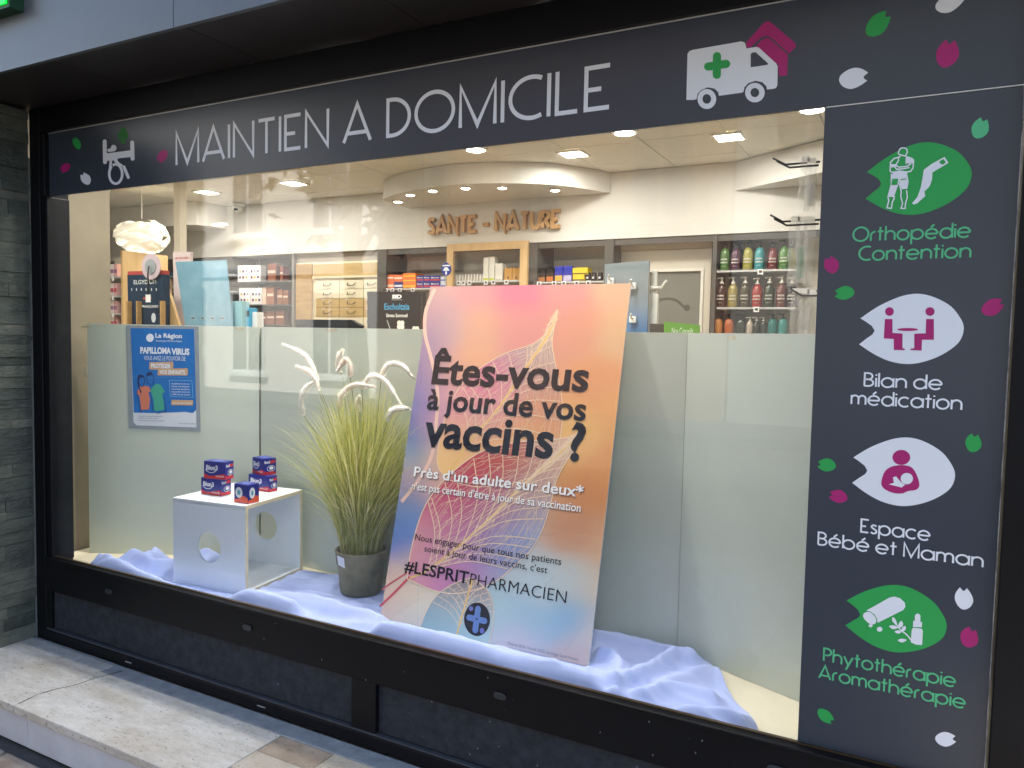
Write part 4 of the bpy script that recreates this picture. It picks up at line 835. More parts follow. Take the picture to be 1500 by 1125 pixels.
for pts, dy, kind in PL:
    W3 = spline([at_y(*cpl(*p), pc.y+dy) for p in pts], k=9); stalk_mb = MB(); root = pc+Vector((random.uniform(-.05, .05), random.uniform(-.03, .03), .15)); b = W3[0]
    stalk_mb.tube(spline([root, root.lerp(b, .5)+Vector(((root-b).x*.15, 0, .03)), b], k=6), .0016, 5)
    stk = stalk_mb.build('stalk', M_stalk, pl_)
    m2 = MB(); n = len(W3); rad = [.0100*(.55+.45*math.sin(math.pi*min(1, (i+2)/(n*.5)) / 2))*(1 if i < n*.8 else (1.15-(i/n)*.75)) for i in range(n)]
    m2.tube(W3, rad, 7); rp = random.Random(int(pts[0][0]))
    for q in range(2600):
        f = rp.random()*(n-1.01); i = int(f); c = W3[i].lerp(W3[i+1], f-i); t = (W3[i+1]-W3[i]).normalized(); a = t.orthogonal().normalized(); g = rp.uniform(0, 6.28); dr = a*math.cos(g)+t.cross(a)*math.sin(g)
        e = c+dr*rp.uniform(.011, .0205)*(1 if f < n*.75 else 1.5-f/n)+t*rp.uniform(.006, .018); sd_ = t.cross(dr)*.0009; m2.add([c-sd_, c+sd_, e], [(0, 1, 2)])
    m2.build('plume', M_pinkp if kind else M_plume, stk)

# ================================================================== INSIDE THE SHOP
M_lampw = mat('lamp_glow', (255, 244, 226), .4, emit=9.0, emit_col=(255, 240, 214)); M_lrim = mat('lamp_rim', (238, 236, 230), .4)
WARM = (1.0, .975, .94)
def lamp(kind, name, loc, energy, size, parent, spot=None):
    l = bpy.data.lights.new(name, kind); l.energy = energy; l.color = WARM
    if kind == 'AREA': l.shape = 'SQUARE' if spot is None else 'DISK'; l.size = size
    elif kind == 'SPOT': l.shadow_soft_size = size; l.spot_size = math.radians(spot); l.spot_blend = .8
    else: l.shadow_soft_size = size
    o = bpy.data.objects.new(name, l); COL.objects.link(o); o.parent = parent; o.location = Vector(loc)-ORG[parent.name]
    return o
def panel_light(x, y, lb, en=2.15):
    t = thing('ceiling_light', lb, 'ceiling light', (x, y, CEIL-.004), 'recessed square lights in the shop ceiling'); s_ = .068
    mb = MB(); mb.box(x-s_-.014, x+s_+.014, y-s_-.014, y-s_, CEIL-.012, CEIL); mb.box(x-s_-.014, x+s_+.014, y+s_, y+s_+.014, CEIL-.012, CEIL); mb.box(x-s_-.014, x-s_, y-s_, y+s_, CEIL-.012, CEIL); mb.box(x+s_, x+s_+.014, y-s_, y+s_, CEIL-.012, CEIL)
    mb.build('rim', M_lrim, t); B(x-s_, x+s_, y-s_, y+s_, CEIL-.006, CEIL-.001).build('diffuser', M_lampw, t)
    lamp('AREA', 'light', (x, y, CEIL-.02), en, .22, t)
def round_light(x, y, z, r, lb, gp, en=0, spot=110, tilt=None, hood=False):
    t = thing('downlight', lb, 'downlight', (x, y, z-.008), gp)
    MB().lathe((x, y, z-.010), [(r*1.25, 0), (r*1.25, .0095), (r*1.0, .0095), (r, 0)], 20).build('rim', M_lrim, t)
    MB().lathe((x, y, z-.0135), [(r*.80, 0), (r*.95, .003)], 20).build('bulb', M_lampw, t)
    if en: lamp('SPOT', 'light', (x, y, z-.02), en, .04, t, spot)
for u, v, lb in ((840,225,'square ceiling light over the wooden wall letters'), (1068,200,'square ceiling light over the shelves of soap bottles'), (430,268,'square ceiling light over the drawer cabinet'), (303,281,'square ceiling light beside the white column')):
    p = at_z(u, v, CEIL-.004); panel_light(p.x, p.y, lb)
for x in (-4.6, -3.4, -2.2, -1.0): panel_light(x, .72, 'added square ceiling light unseen behind the slate sign between window and counter', 3.8)  # added row brightens shelf and counter fronts; no lamps are seen there
gp = 'round downlights along the front of the ceiling'
for u, v in ((697,219), (915,194), (1190,160)):
    p = at_z(u, v, CEIL-.005); round_light(p.x, p.y, CEIL, .058, 'round ceiling downlight showing under the slate sign edge', gp, 3.5, 130)
for x in (-2.95, -2.15, -1.35, -.55):
    round_light(x, .34, CEIL-.002, .05, 'round downlight over the window display behind the sign', 'downlights over the window display', 16.5, 125)
for u, v in ((583,294), (601,284), (634,278), (682,274), (736,273.5), (813,277)):
    p = at_z(u, v, zo); round_light(p.x, min(p.y, 2.80), zo, .03, 'small spotlight in the oval drop ceiling', 'spotlights in the oval drop ceiling', 1.6, 120)
for u, v in ((177,300), (213,308), (242,315)):
    p = at_z(u, v, pA.z); round_light(p.x, max(YSF+.06, min(p.y, 2.8)), pA.z, .03, 'small spotlight in the low soffit by the pendant lamp', 'spotlights in the low soffit', 1.6, 120)
# pendant lamp of overlapping leaves
pp = at_y(208, 346, 2.0); pen = thing('pendant_lamp', 'cream pendant lamp made of overlapping curved leaves', 'pendant lamp', tuple(pp))
M_pend = mat('pendant_leaf', (250, 246, 234), .6, emit=.12, emit_col=(255, 240, 210))
MB().tube([(pp.x, pp.y, pp.z+.14), (pp.x, pp.y, CEIL)], .003, 6).build('cord', M_lrim, pen)
rp_ = random.Random(2)
for k in range(34):
    lat = math.radians((-58, -34, -8, 18, 44)[k % 5]+rp_.uniform(-6, 6)); lon = k*2.39996; tilt = rp_.uniform(.10, .42)*(1 if k % 2 else -1); mb = MB(); nn_ = 12; half = rp_.uniform(.72, .95)/max(.55, math.cos(lat))
    for i in range(nn_+1):
        t = i/nn_*2-1; wd = .20*math.sqrt(max(0, 1-t*t))+.015
        for s_ in (-1, 1):
            la_ = lat+tilt*t+wd*s_; lo_ = lon+half*t; q_ = 1+.05*(.5-.5*s_)+.015*(k % 3)
            mb.v.append(Vector((pp.x+.19*q_*math.cos(la_)*math.cos(lo_), pp.y+.19*q_*math.cos(la_)*math.sin(lo_), pp.z+.135*q_*math.sin(la_))))
        if i: b = 2*i; mb.f.append((b-2, b-1, b+1, b))
    o = mb.build('leaf', M_pend, pen, smooth=True); so_ = o.modifiers.new('thick', 'SOLIDIFY'); so_.thickness = .004
MB().lathe((pp.x, pp.y, pp.z-.12), [(.05, .02), (.10, .04), (.14, .08), (.15, .12), (.13, .17), (.04, .22)], 24).build('diffuser', mat('pendant_core', (250, 240, 210), .6, emit=.35, emit_col=(255, 238, 200)), pen, smooth=True)
lamp('POINT', 'light', (pp.x, pp.y, pp.z-.30), 1.0, .1, pen)
# column and camera
pcx = at_y(264, 330, 1.9)
tag(B(pcx.x-.035, pcx.x+.035, 1.87, 1.93, .149, CEIL-.001).build('column', mat('column_white', (228, 220, 200), .5), bevel=.004), 'slim white column standing in the shop near the pendant', 'column')
pk = at_z(348, 298, CEIL); kam = thing('security_camera', 'white dome security camera on the shop ceiling', 'camera', (pk.x, pk.y, CEIL-.07))
MB().lathe((pk.x, pk.y, CEIL-.028), [(.045, 0), (.062, .006), (.066, .0275)], 20).build('mount', M_lrim, kam, smooth=True)
MB().lathe((pk.x, pk.y, CEIL-.075), [(.012, 0), (.034, .012), (.044, .03), (.044, .047)], 20).build('dome', M_lrim, kam, smooth=True)
MB().lathe((pk.x+.015, pk.y-.033, CEIL-.065), [(.016, 0), (.016, .014)], 14).build('lens', mat('lens_black', (25, 25, 28), .15), kam)
# wooden wall letters
M_oak = wood('oak', (206, 170, 116), (222, 190, 140), .5, (6, 6, 1)); M_oakd = wood('oak_dark', (166, 132, 84), (190, 156, 106), .5, (2, 2, 10))
wl = thing('wall_letters', 'raised wooden letters reading SANTE - NATURE on the white wall', 'letters', tuple(at_y(724, 330, 2.84)))
la, lb_ = at_y(627, 343, 2.83), at_y(822, 333, 2.83); zl = (la.z+lb_.z)/2
_, letters = stroke_text('SANTE - NATURE', la.x+.012, lb_.x-.012, zl, at_y(822, 308, 2.83).z-lb_.z, .026, gap=.22)
for L_ in letters:
    mb = MB(); k = 0
    for q in L_:
        for poly in q: mb.prism([(p[0], 2.815-k*.0006, p[1]) for p in poly], (0, .034, 0))
        k += 1
    recalc(mb.build('letter', wood('letter_wood', (182, 138, 86), (202, 162, 110), .5, (6, 6, 1)), wl))

# ------------------------------------------------------------------ wall shelving
YS = 2.85
M_dark = mat('anthracite_laminate', (84, 82, 76), .5, var=.06, vscale=6); M_grey = wood('grey_wood', (156, 146, 132), (176, 168, 154), .5, (1, 1, 9)); M_back = mat('cream_laminate', (214, 206, 190), .55, var=.03, vscale=4); M_shelf = mat('shelf_metal', (208, 208, 206), .3, metal=.4); M_tag = mat('price_white', (238, 238, 236), .5); M_tagk = mat('price_print', (70, 70, 72), .6)
def YX(u, v, y=YS): return at_y(u, v, y)
def zspan(u, v, y=YS): return at_y(u, v, y).z
def shelf(parent, u0, u1, v, y=YS, depth=.27, tags=(), m=None, th_=.012):
    x0, x1 = at_y(u0, v, y).x, at_y(u1, v, y).x; z = at_y((u0+u1)/2, v, y).z
    s_ = B(x0, x1, y, y+depth, z-th_, z).build('shelf', m or M_shelf, parent)
    for u in tags:
        p = at_y(u, v+3, y); g_ = B(p.x-.017, p.x+.017, y-.004, y-.001, z-.030, z+.002).build('price_tag', M_tag, s_)
        flat('print', [[[(p.x-.009, z-.021), (p.x+.009, z-.021), (p.x+.009, z-.006), (p.x-.009, z-.006)]]], M_tagk, s_, lambda x, zz, h: (x, y-.004-h, zz))
    return z
def upright(parent, u0, u1, v, y=YS, m=None, z1=2.236, dp=.28):
    x0, x1 = at_y(u0, v, y).x, at_y(u1, v, y).x; return B(x0, x1, y-.004, y+dp, .15, z1).build('upright', m or M_dark, parent)
xL = at_y(556, 400, YS).x; xR = .55
sh = thing('wall_shelving', 'built-in anthracite wall shelving below the wooden letters', 'shelving', ((xL+xR)/2, 3.0, .149))
B(xL, xR, 3.125, 3.148, .15, 2.236).build('back_panel', M_back, sh)
B(xL, xR, YS+.01, YS+.03, 2.195, 2.2365).build('top_rail', M_dark, sh)
for u0, u1 in ((553, 566), (772, 787), (885, 898), (1043, 1049)): upright(sh, u0, u1, 400)
xg0, xg1 = at_y(585, 400, YS+.05).x, at_y(655, 400, YS+.05).x
B(xg0-.02, xg1, YS+.19, YS+.20, 2.09, 2.19).build('grey_backboard', M_grey, sh)
z_a = shelf(sh, 566, 654, 422, tags=(566, 575, 586, 605)); z_b = shelf(sh, 661, 771, 411, tags=(662, 672, 679, 688, 712, 723, 742)); z_c = shelf(sh, 788, 885, 412, tags=(770, 778, 790, 812, 826, 845, 862))
# oak picture-frame niche
wa, wb_ = at_y(654, 400, YS-.03).x, at_y(772, 400, YS-.03).x; zt1 = at_y(712, 355, YS-.03).z
ni = thing('oak_niche', 'light oak frame standing proud of the wall shelving', 'shelving', ((wa+wb_)/2, YS, .149))
B(wa, wa+.055, YS-.03, YS-.005, .15, zt1).build('frame_side', M_oak, ni); B(wb_-.06, wb_, YS-.03, YS-.005, .15, zt1).build('frame_side', M_oak, ni); B(wa+.0555, wb_-.0605, YS-.03, YS-.005, zt1-.055, zt1).build('frame_top', M_oak, ni)
# products
def prod(name, u0, v0, u1, z0, y, dp, col, lb, cat, group=None, band=None, rough=.45, text=None, tcol=(240, 240, 240), bandz=(.0, .35), extra=None):
    """small carton: left, top and right edge from the picture, standing on z0"""
    um = (u0+u1)/2; x0, x1 = at_y(u0, v0+5, y).x, at_y(u1, v0+5, y).x; z1 = at_y(um, v0, y).z
    t = thing(name, lb, cat, ((x0+x1)/2, y+dp/2, z0), group); g_ = .0012
    B(x0+g_, x1-g_, y, y+dp, z0+.0004, z1).build('box', paint(col, rough), t, bevel=.002)
    fn = lambda x, z, h: (x, y-h, z); H = z1-z0; W_ = x1-x0
    if band: flat('band', [[[(x0+.004, z0+H*bandz[0]+.003), (x1-.004, z0+H*bandz[0]+.003), (x1-.004, z0+H*bandz[1]), (x0+.004, z0+H*bandz[1])]]], paint(band), t, fn, h=.0008)
    if text: font_text('lettering', text, x0+W_*.12, x1-W_*.12, z0+H*.55, H*.2, paint(tcol), t, fn, .02, h=.0014)
    return z1
zz = z_a
for i, (u0, u1) in enumerate(((564,577),(577,590))):
    t_ = prod('medicine_carton', u0, 412 if i == 0 else 413, u1, zz, YS+.015, .11, (232,112,60) if i == 0 else (44,44,120), 'small orange carton at the foot of the shelf edge stack' if i == 0 else 'dark blue carton under an orange one on the shelf', 'carton', 'cartons on the wall shelf', (248,220,196) if i == 0 else (230,230,240), bandz=(.2, .55))
    prod('medicine_carton', u0, 402.5, u1, t_+.0005, YS+.015, .11, (236,118,64), 'orange carton topping a low stack on the wall shelf', 'carton', 'orange cartons topping the stacks', (250,226,204), bandz=(.35, .65))
tz = zz
for k, v in enumerate((413.5, 407, 400)):
    tz = prod('medicine_carton', 590, v, 609, tz+.0005, YS+.012, .12, (240,128,48), ('wide orange carton lowest in a stack of three', 'wide orange carton in the middle of a stack of three', 'wide orange carton on top of a stack of three')[k], 'carton', 'wide orange cartons in one stack', (250,196,60), bandz=(.15, .5))
for u0, u1, c in ((610,620,0), (620,630,0), (630,645,1), (645,653,2)):
    t_ = prod('medicine_carton', u0, 412.5, u1, zz, YS+.015, .11, (40,48,140) if c < 2 else (220,226,240), ('narrow blue and red carton in the lower row', 'wide blue and red carton in the lower row', 'white carton with blue band in the lower row')[c], 'carton', 'cartons on the wall shelf', (200,50,70) if c < 2 else (60,90,180), bandz=(.1, .4), text='Bion')
    prod('medicine_carton', u0, 403.5 if c < 2 else 405, u1, t_+.0005, YS+.015, .11, (40,48,140) if c < 2 else (220,226,240), ('narrow blue and red carton in the upper row', 'wide blue and red carton in the upper row', 'white carton with blue band in the upper row')[c], 'carton', 'cartons on the wall shelf', (200,50,70) if c < 2 else (60,90,180), bandz=(.1, .4), text='Bion')
# round blue shelf talker
pw = at_y(652, 394, YS-.05); tk = thing('shelf_talker', 'round blue and white advertising disc on the shelf edge', 'shelf talker', (pw.x, YS-.035, z_a))
recalc(MB().prism([(pw.x+.043*math.cos(a*math.pi/14), YS-.035, pw.z+.048*math.sin(a*math.pi/14)) for a in range(28)], (0, .003, 0)).build('disc', paint((40,62,160)), tk))
fnk = lambda x, z, h: (x, YS-.035-h, z)
flat('white_mark', [[[(pw.x-.03, pw.z-.012), (pw.x+.03, pw.z-.012), (pw.x+.012, pw.z+.012), (pw.x-.014, pw.z+.014)]], [[(pw.x-.036, pw.z+.022), (pw.x+.036, pw.z+.022), (pw.x+.03, pw.z+.032), (pw.x-.03, pw.z+.032)]], [[(pw.x-.008, pw.z-.04), (pw.x+.008, pw.z-.04), (pw.x+.008, pw.z-.016), (pw.x-.008, pw.z-.016)]]], paint((238,240,244)), tk, fnk)
B(pw.x-.004, pw.x+.004, YS-.031, YS-.001, pw.z-.055, pw.z-.040).build('clip', paint((230,230,235)), tk)
# white bottles and boxes in the niche
for k in range(10):
    x = at_y(667+k*4.35, 405, YS+.02).x; t = thing('small_bottle', 'small white bottle in the long row inside the oak frame', 'bottle', (x, YS+.04, z_b), 'row of small white bottles in the oak frame')
    MB().lathe((x, YS+.04, z_b+.0003), [(.008, 0), (.009, .003), (.009, .038), (.006, .042)], 10).build('body', paint((226,222,210)), t, smooth=True); MB().lathe((x, YS+.04, z_b+.0425), [(.0065, 0), (.0065, .010)], 10).build('cap', paint((240,240,238)), t)
for k, (u0, u1, v) in enumerate(((708,716,377), (716.5,724.5,376), (725,736,386))):
    prod('tall_box', u0, v, u1, z_b, YS+.03, .06, (236,234,224), ('tall white box beside the small bottles', 'tall white box with a lime foot beside a shorter box', 'shorter white box between tall boxes and kraft bags')[k], 'box', None, (204,214,70) if k < 2 else (214,208,190), bandz=(.0, .12))
for k, u0 in enumerate((739, 750.5)):
    x0, x1 = at_y(u0, 400, YS+.03).x, at_y(u0+11, 400, YS+.03).x; z1 = at_y(u0, 391, YS+.03).z
    t = thing('kraft_bag', ('kraft paper bag beside the short white box', 'kraft paper bag next to the oak frame side')[k], 'bag', ((x0+x1)/2, YS+.05, z_b)); mb = MB()
    mb.prism([(x0, YS+.03, z_b+.0004), (x1-.001, YS+.03, z_b+.0004), (x1-.001, YS+.03, z1-.02), (x1-.009, YS+.03, z1-.004), ((x0+x1)/2, YS+.03, z1-.014), (x0+.009, YS+.03, z1-.003), (x0, YS+.03, z1-.02)], (0, .05, 0)); recalc(mb.build('bag', paint((208,160,92), .8), t))
    flat('print', [[ellipse((x0+x1)/2, z_b+.02, .006, .010, 10)]], paint((50,44,36)), t, lambda x, z, h: (x, YS+.03-h, z))
# black, blue and yellow boxes
for u0, u1, v, c, bnd, lb in ((772,775.5,398,(232,230,222),None,'white tube box at the end of the black boxes'), (776,787,396,(34,30,28),(150,90,50),'black box with brown print beside the white tube'), (788,799,395.5,(36,32,30),(170,110,60),'black box with tan print in the middle of three'), (800,811,393,(38,28,24),(196,110,50),'black box with orange print beside the blue packs'), (812.5,824.5,390,(46,54,168),(220,170,70),'blue pack with white badge beside the black boxes'), (825,838,389.5,(46,54,168),(190,180,210),'blue pack with white badge beside the yellow boxes')):
    prod('supplement_box', u0, v, u1, z_c, YS+.02, .07, c, lb, 'box', None, bnd, bandz=(.02, .4))
t_ = prod('supplement_box', 838.5, 402.5, 856, z_c, YS+.02, .08, (226,196,50), 'yellow box with black swirl under another one', 'box', None, (40,36,30), bandz=(.05, .3)); prod('supplement_box', 838.5, 392, 861, t_+.0005, YS+.02, .08, (232,204,60), 'yellow box with black swirl on top of another one', 'box', None, (40,36,30), bandz=(.05, .25))
for k, u in enumerate((861, 869.5, 879)):
    x = at_y(u, 405, YS+.04).x; z1 = at_y(u, 399, YS+.04).z; t = thing('black_jar', ('black jar close to the yellow boxes', 'black jar between two others like it', 'black jar close to the dark upright')[k], 'jar', (x, YS+.05, z_c)); h = z1-z_c
    MB().lathe((x, YS+.05, z_c+.0003), [(.017, 0), (.019, .004), (.019, h*.72), (.015, h*.78)], 14).build('body', paint((34,32,34)), t, smooth=True); MB().lathe((x, YS+.05, z_c+h*.785), [(.017, 0), (.017, h*.2)], 14).build('lid', paint((22,22,22)), t)
    flat('label', [[ellipse(x, z_c+h*.4, .009, .008, 12)]], paint((214,214,214)), t, lambda xx, z, hh: (xx, YS+.0305-hh, z))
# soap bottles on glass-front shelves
s1 = shelf(sh, 1050, 1165, 395, tags=(1114,)); s2 = shelf(sh, 1050, 1165, 450, tags=(1108,)); s3 = shelf(sh, 1050, 1165, 489)
def soap(u, vtop, z0, col, lb, pump, y=YS+.05, r=.034, squat=False, text=True):
    x = at_y(u, vtop+20, y).x; H = at_y(u, vtop, y).z-z0; col = tuple(int(.80*c_+.20*(sum(col)/3)*.8) for c_ in col); t = thing('soap_bottle', lb, 'bottle', (x, y, z0)); hb = H*(.74 if not squat else .66)
    mb = MB().lathe((x, y, z0+.0004), [(r*.92, 0), (r, .006), (r, hb*.62), (r*.93, hb*.78), (r*.7, hb*.92), (r*.36, hb)], 20); m = mat('soap_%d_%d_%d' % col, col, .18, var=.05, vscale=10, spec=.6, coat=.4); mb.build('body', m, t, smooth=True)
    p = MB(); p.lathe((x, y, z0+hb+.0008), [(r*.42, 0), (r*.42, H*.05), (r*.2, H*.055), (r*.2, H*.16), (r*.34, H*.165), (r*.34, H*.2), (r*.1, H*.215)], 12); p.tube([(x, y, z0+hb+H*.19), (x-.022, y-.010, z0+hb+H*.185), (x-.026, y-.012, z0+hb+H*.165)], .0035, 6)
    p.build('pump', paint((40,38,36) if pump == 0 else (226,222,210)), t, smooth=True)
    if text:
        fn = lambda xx, z, h: (xx, y-math.sqrt(max(0, (r+.0012+h)**2-(xx-x)**2)), z)
        font_text('label', 'SAVON', x-r*.62, x+r*.62, z0+hb*.46, .010, paint((240,236,226)), t, fn, .03, h=.0006); font_text('label', 'MARSEILLE', x-r*.7, x+r*.7, z0+hb*.33, .008, paint((240,236,226)), t, fn, .03, h=.0006); font_text('label', '500 ml', x-r*.35, x+r*.35, z0+hb*.18, .005, paint((230,226,216)), t, fn, .0, h=.0006)
ROW1 = [(1062,352,(84,132,60),'green'), (1078,353,(92,40,72),'plum'), (1096,351,(176,168,66),'yellow green'), (1113,351,(50,160,168),'turquoise'), (1132.5,352,(130,44,50),'dark red'), (1149,349,(92,150,70),'light green')]
for u, v, c, n in ROW1: soap(u, v, s1, c, '%s soap bottle with black pump on the upper bottle shelf' % n, 0, r=.031)
soap(1084, 351, s1, (60,36,50), 'dark bottle standing behind the plum soap bottle', 0, YS+.14, .028, text=False); soap(1101, 350, s1, (120,110,50), 'olive bottle standing behind the yellow green soap bottle', 0, YS+.14, .028, text=False); soap(1159, 351, s1, (190,190,90), 'lime bottle behind the light green soap bottle', 0, YS+.13, .03, text=False)
ROW2 = [(1057,404,(74,36,34),'brown red'), (1074,404,(168,146,72),'straw yellow'), (1091.5,403,(84,74,40),'dark olive'), (1109.5,405,(178,48,36),'bright red'), (1127,403,(58,66,40),'bottle green'), (1145,403,(120,62,52),'rosy brown'), (1160,404,(60,50,50),'grey brown')]
for u, v, c, n in ROW2: soap(u, v, s2, c, '%s soap bottle with pale pump on the middle bottle shelf' % n, 1, r=.032)
ROW3 = [(1052,456,(212,128,50),'amber',0), (1068,456,(206,104,52),'orange',0), (1085,456,(62,68,50),'dark green',0), (1098,461,(206,186,166),'pale beige',2), (1108,461,(60,64,52),'white capped dark',1), (1118,461,(64,66,54),'white topped black and lime',1), (1132,455,(44,128,118),'teal',0), (1147,455,(54,148,140),'sea green',0)]
for u, v, c, n, k in ROW3: soap(u, v, s3, c, '%s bottle on the lowest bottle shelf' % n, 0 if k == 0 else 1, r=.029 if k == 0 else .020, squat=True, text=False)
# white door with glazed panel in the wall
zd1 = at_y(970, 366, 3.0).z; dx0, dx1 = at_y(899, 420, 3.0).x, at_y(1041, 420, 3.0).x
dr = thing('panelled_door', 'cream door with grey glazed panel between the shelves', 'door', ((dx0+dx1)/2, 3.02, .149))
gx0, gx1 = at_y(951, 430, 3.0).x, at_y(1026, 430, 3.0).x; gz1 = at_y(990, 398, 3.0).z
M_door = mat('cream_door', (218, 210, 194), .5, var=.02, vscale=5)
B(dx0, gx0-.02, 3.0, 3.05, .15, zd1).build('stile', M_door, dr); B(gx1+.02, dx1, 3.0, 3.05, .15, zd1).build('stile', M_door, dr); B(gx0-.0195, gx1+.0195, 3.0, 3.05, gz1+.02, zd1).build('rail', M_door, dr); B(gx0-.0195, gx1+.0195, 3.0, 3.05, .15, 1.0).build('rail', M_door, dr)
for a, b, c, d in ((gx0-.019, gx0, 1.0, gz1), (gx1, gx1+.019, 1.0, gz1), (gx0-.019, gx1+.019, gz1+.0004, gz1+.0195)): B(a, b, 2.992, 3.03, c+.0005, d).build('bead', mat('door_bead', (232, 228, 216), .45), dr)
gp_ = B(gx0, gx1, 3.012, 3.02, 1.0005, gz1).build('pane', mat('frosted_pane', (128, 130, 122), .25, var=.05, vscale=5), dr)
cb = crop(0, 0, 1); cv = lambda a, b: at_y(750+a/5, 300+b/5, 3.01)
flat('arch_decal', [[[tuple(p) for p in q] for q in ribbon(spline([Vector((cv(*p).x, cv(*p).z)) for p in [(1045,735),(1080,700),(1140,688),(1200,700),(1245,735),(1285,770)]], k=5), .018)], [ellipse(cv(1280,755).x, cv(1280,755).z, .022, .022, 14)]], mat('decal_grey', (84, 84, 78), .5), dr, lambda x, z, h: (x, 3.012-h, z))
B(dx0-.0, dx1, 2.99, 3.03, zd1+.002, zd1+.09).build('transom', M_back, dr)

# ------------------------------------------------------------------ counter with things on it, behind the partition
ZC = 1.16
ctr = thing('shop_counter', 'long cream counter hidden behind the sage partition', 'counter', (-2.6, 1.4, .149))
B(-6.2, -.1, 1.12, 1.68, .15, ZC-.03).build('body', M_back, ctr); B(-6.22, -.08, 1.10, 1.70, ZC-.0295, ZC).build('top', M_oak, ctr)
def standee(name, corners, y, lb, cat, col, th_=.006, m=None):
    """flat upright display board standing on the counter; its visible corners come from the picture"""
    P = [at_y(u, v, y) for u, v in corners]; cx = sum(p.x for p in P)/len(P)
    t = thing(name, lb, cat, (cx, y, ZC)); mb = MB(); top = P[:2]; bot = P[2:]
    f = (ZC-bot[0].z)/(top[1].z-bot[0].z)
    br = Vector((bot[0].x+(top[1].x-bot[0].x)*f, y, ZC+.0005)); f2 = (ZC-bot[1].z)/(top[0].z-bot[1].z); blp = Vector((bot[1].x+(top[0].x-bot[1].x)*f2, y, ZC+.0005))
    recalc(mb.prism([top[0], top[1], bot[0], br, blp, bot[1]], (0, th_, 0)).build('board', m or paint(col), t)); return t
sid = standee('advert_board', [(538,427),(623,427),(623,483),(538,483)], 1.18, 'black advert board reading Escholtzia on the counter', 'advert board', (24, 28, 26))
fs_ = lambda x, z, h: (x, 1.18-h, z)
def stext(t, body, u0, u1, v, cap, col, y, fn, bold=.02):
    a, b = at_y(u0, v, y), at_y(u1, v, y); c = at_y(u0, v-cap, y).z-a.z; font_text('lettering', body, a.x, b.x, (a.z+b.z)/2, c, paint(col), t, fn, bold, h=.001)
stext(sid, 'SID', 574.5, 588.5, 437, 5.2, (236,236,232), 1.18, fs_, .05); stext(sid, 'NUTRITION', 574, 589, 440, 1.6, (200,200,196), 1.18, fs_, .0); stext(sid, 'Escholtzia', 563, 600, 453.5, 9, (70,150,186), 1.18, fs_, .02); stext(sid, 'Stress Sommeil', 566, 597, 464.5, 5, (230,226,214), 1.18, fs_, .02)
def fl(u, v, r): p = at_y(u, v, 1.18); return [[ellipse(p.x+r*.6*math.cos(a), p.z+r*.6*math.sin(a), r*.55, r*.55, 12)] for a in (.8, 2.35, 3.9, 5.5)]
flat('flower_print', fl(587, 476, .024)+fl(609, 484, .022)+fl(556, 486, .016), paint((236,222,206)), sid, fs_); p_ = [at_y(567,469,1.18), at_y(571.5,482,1.18)]
flat('stem_print', [ribbon([(p_[0].x, p_[0].z), (p_[1].x, p_[1].z)], .004)], paint((190,196,186)), sid, fs_)
blu = standee('display_board', [(257,383.5),(331.5,381),(340,476),(271,476)], 1.16, 'pale blue display board with four small barcodes along its foot', 'display board', (120, 170, 196), m=mat('sky_board', (126, 166, 182), .35, col2=(100, 144, 164), vscale=6))
for u in (283, 297, 311.5, 325.5):
    a = at_y(u, 466, 1.16); flat('barcode_box', [[[(a.x-.018, a.z-.010), (a.x+.018, a.z-.010), (a.x+.018, a.z+.010), (a.x-.018, a.z+.010)]]], paint((160,182,190)), blu, lambda x, z, h: (x, 1.16-h, z))
    flat('barcode', [[[(a.x-.014+k*.0042, a.z-.007), (a.x-.014+k*.0042+(.0016 if k % 2 else .0028), a.z-.007), (a.x-.014+k*.0042+(.0016 if k % 2 else .0028), a.z+.007), (a.x-.014+k*.0042, a.z+.007)]] for k in range(7)], paint((48,58,64)), blu, lambda x, z, h: (x, 1.16-h, z), h=.0008)
elg = standee('toothpaste_display', [(186.5,402),(239,402),(239,475),(188,475)], 1.30, 'navy toothpaste display board with red top strip on the counter', 'display board', (28, 50, 72), .05)
fe = lambda x, z, h: (x, 1.30-h, z)
a, b = at_y(187, 400, 1.30), at_y(238.5, 398, 1.30); zt_ = at_y(212, 402.3, 1.30).z
B(a.x, b.x, 1.30, 1.35, zt_, zt_+.025).build('red_strip', paint((170,70,66)), elg)
stext(elg, 'ELGYDIUM', 196, 229, 416, 6, (214,218,214), 1.30, fe, .015); stext(elg, 'FRANÇAISES', 208, 232, 450.5, 3.4, (224,228,226), 1.30, fe, .03)
for u in (193, 200, 207, 214, 222, 229): q = at_y(u, 424, 1.30); flat('tooth_print', [[capsule((q.x, q.z-.006), (q.x, q.z+.006), .0035)]], paint((236,238,238)), elg, fe)
q = at_y(217, 437, 1.30); flat('red_mark', [[[(q.x-.05, q.z-.007), (q.x+.03, q.z-.007), (q.x+.03, q.z+.007), (q.x-.05, q.z+.007)]]], paint((186,84,70)), elg, fe)
q = at_y(225, 470, 1.30); flat('figure_print', [[ellipse(q.x, q.z+.02, .02, .03, 14)], [[tuple(x) for x in r_] for r_ in ribbon(arc(q.x, q.z+.02, .02, .03, 0, 360, 16)[:-1], .004, True)]], paint((206,212,216)), elg, fe)
for u in (187, 201, 236): q = at_y(u, 452, 1.27); B(q.x-.006, q.x+.006, 1.265, 1.2985, ZC+.0005, q.z+.05).build('bracket', M_oakd, elg)
q = at_y(218, 390, 1.27); hub = thing('hanging_disc', 'clear pinkish suction disc with hook above the navy display board', 'disc', (q.x, 1.28, q.z-.09))
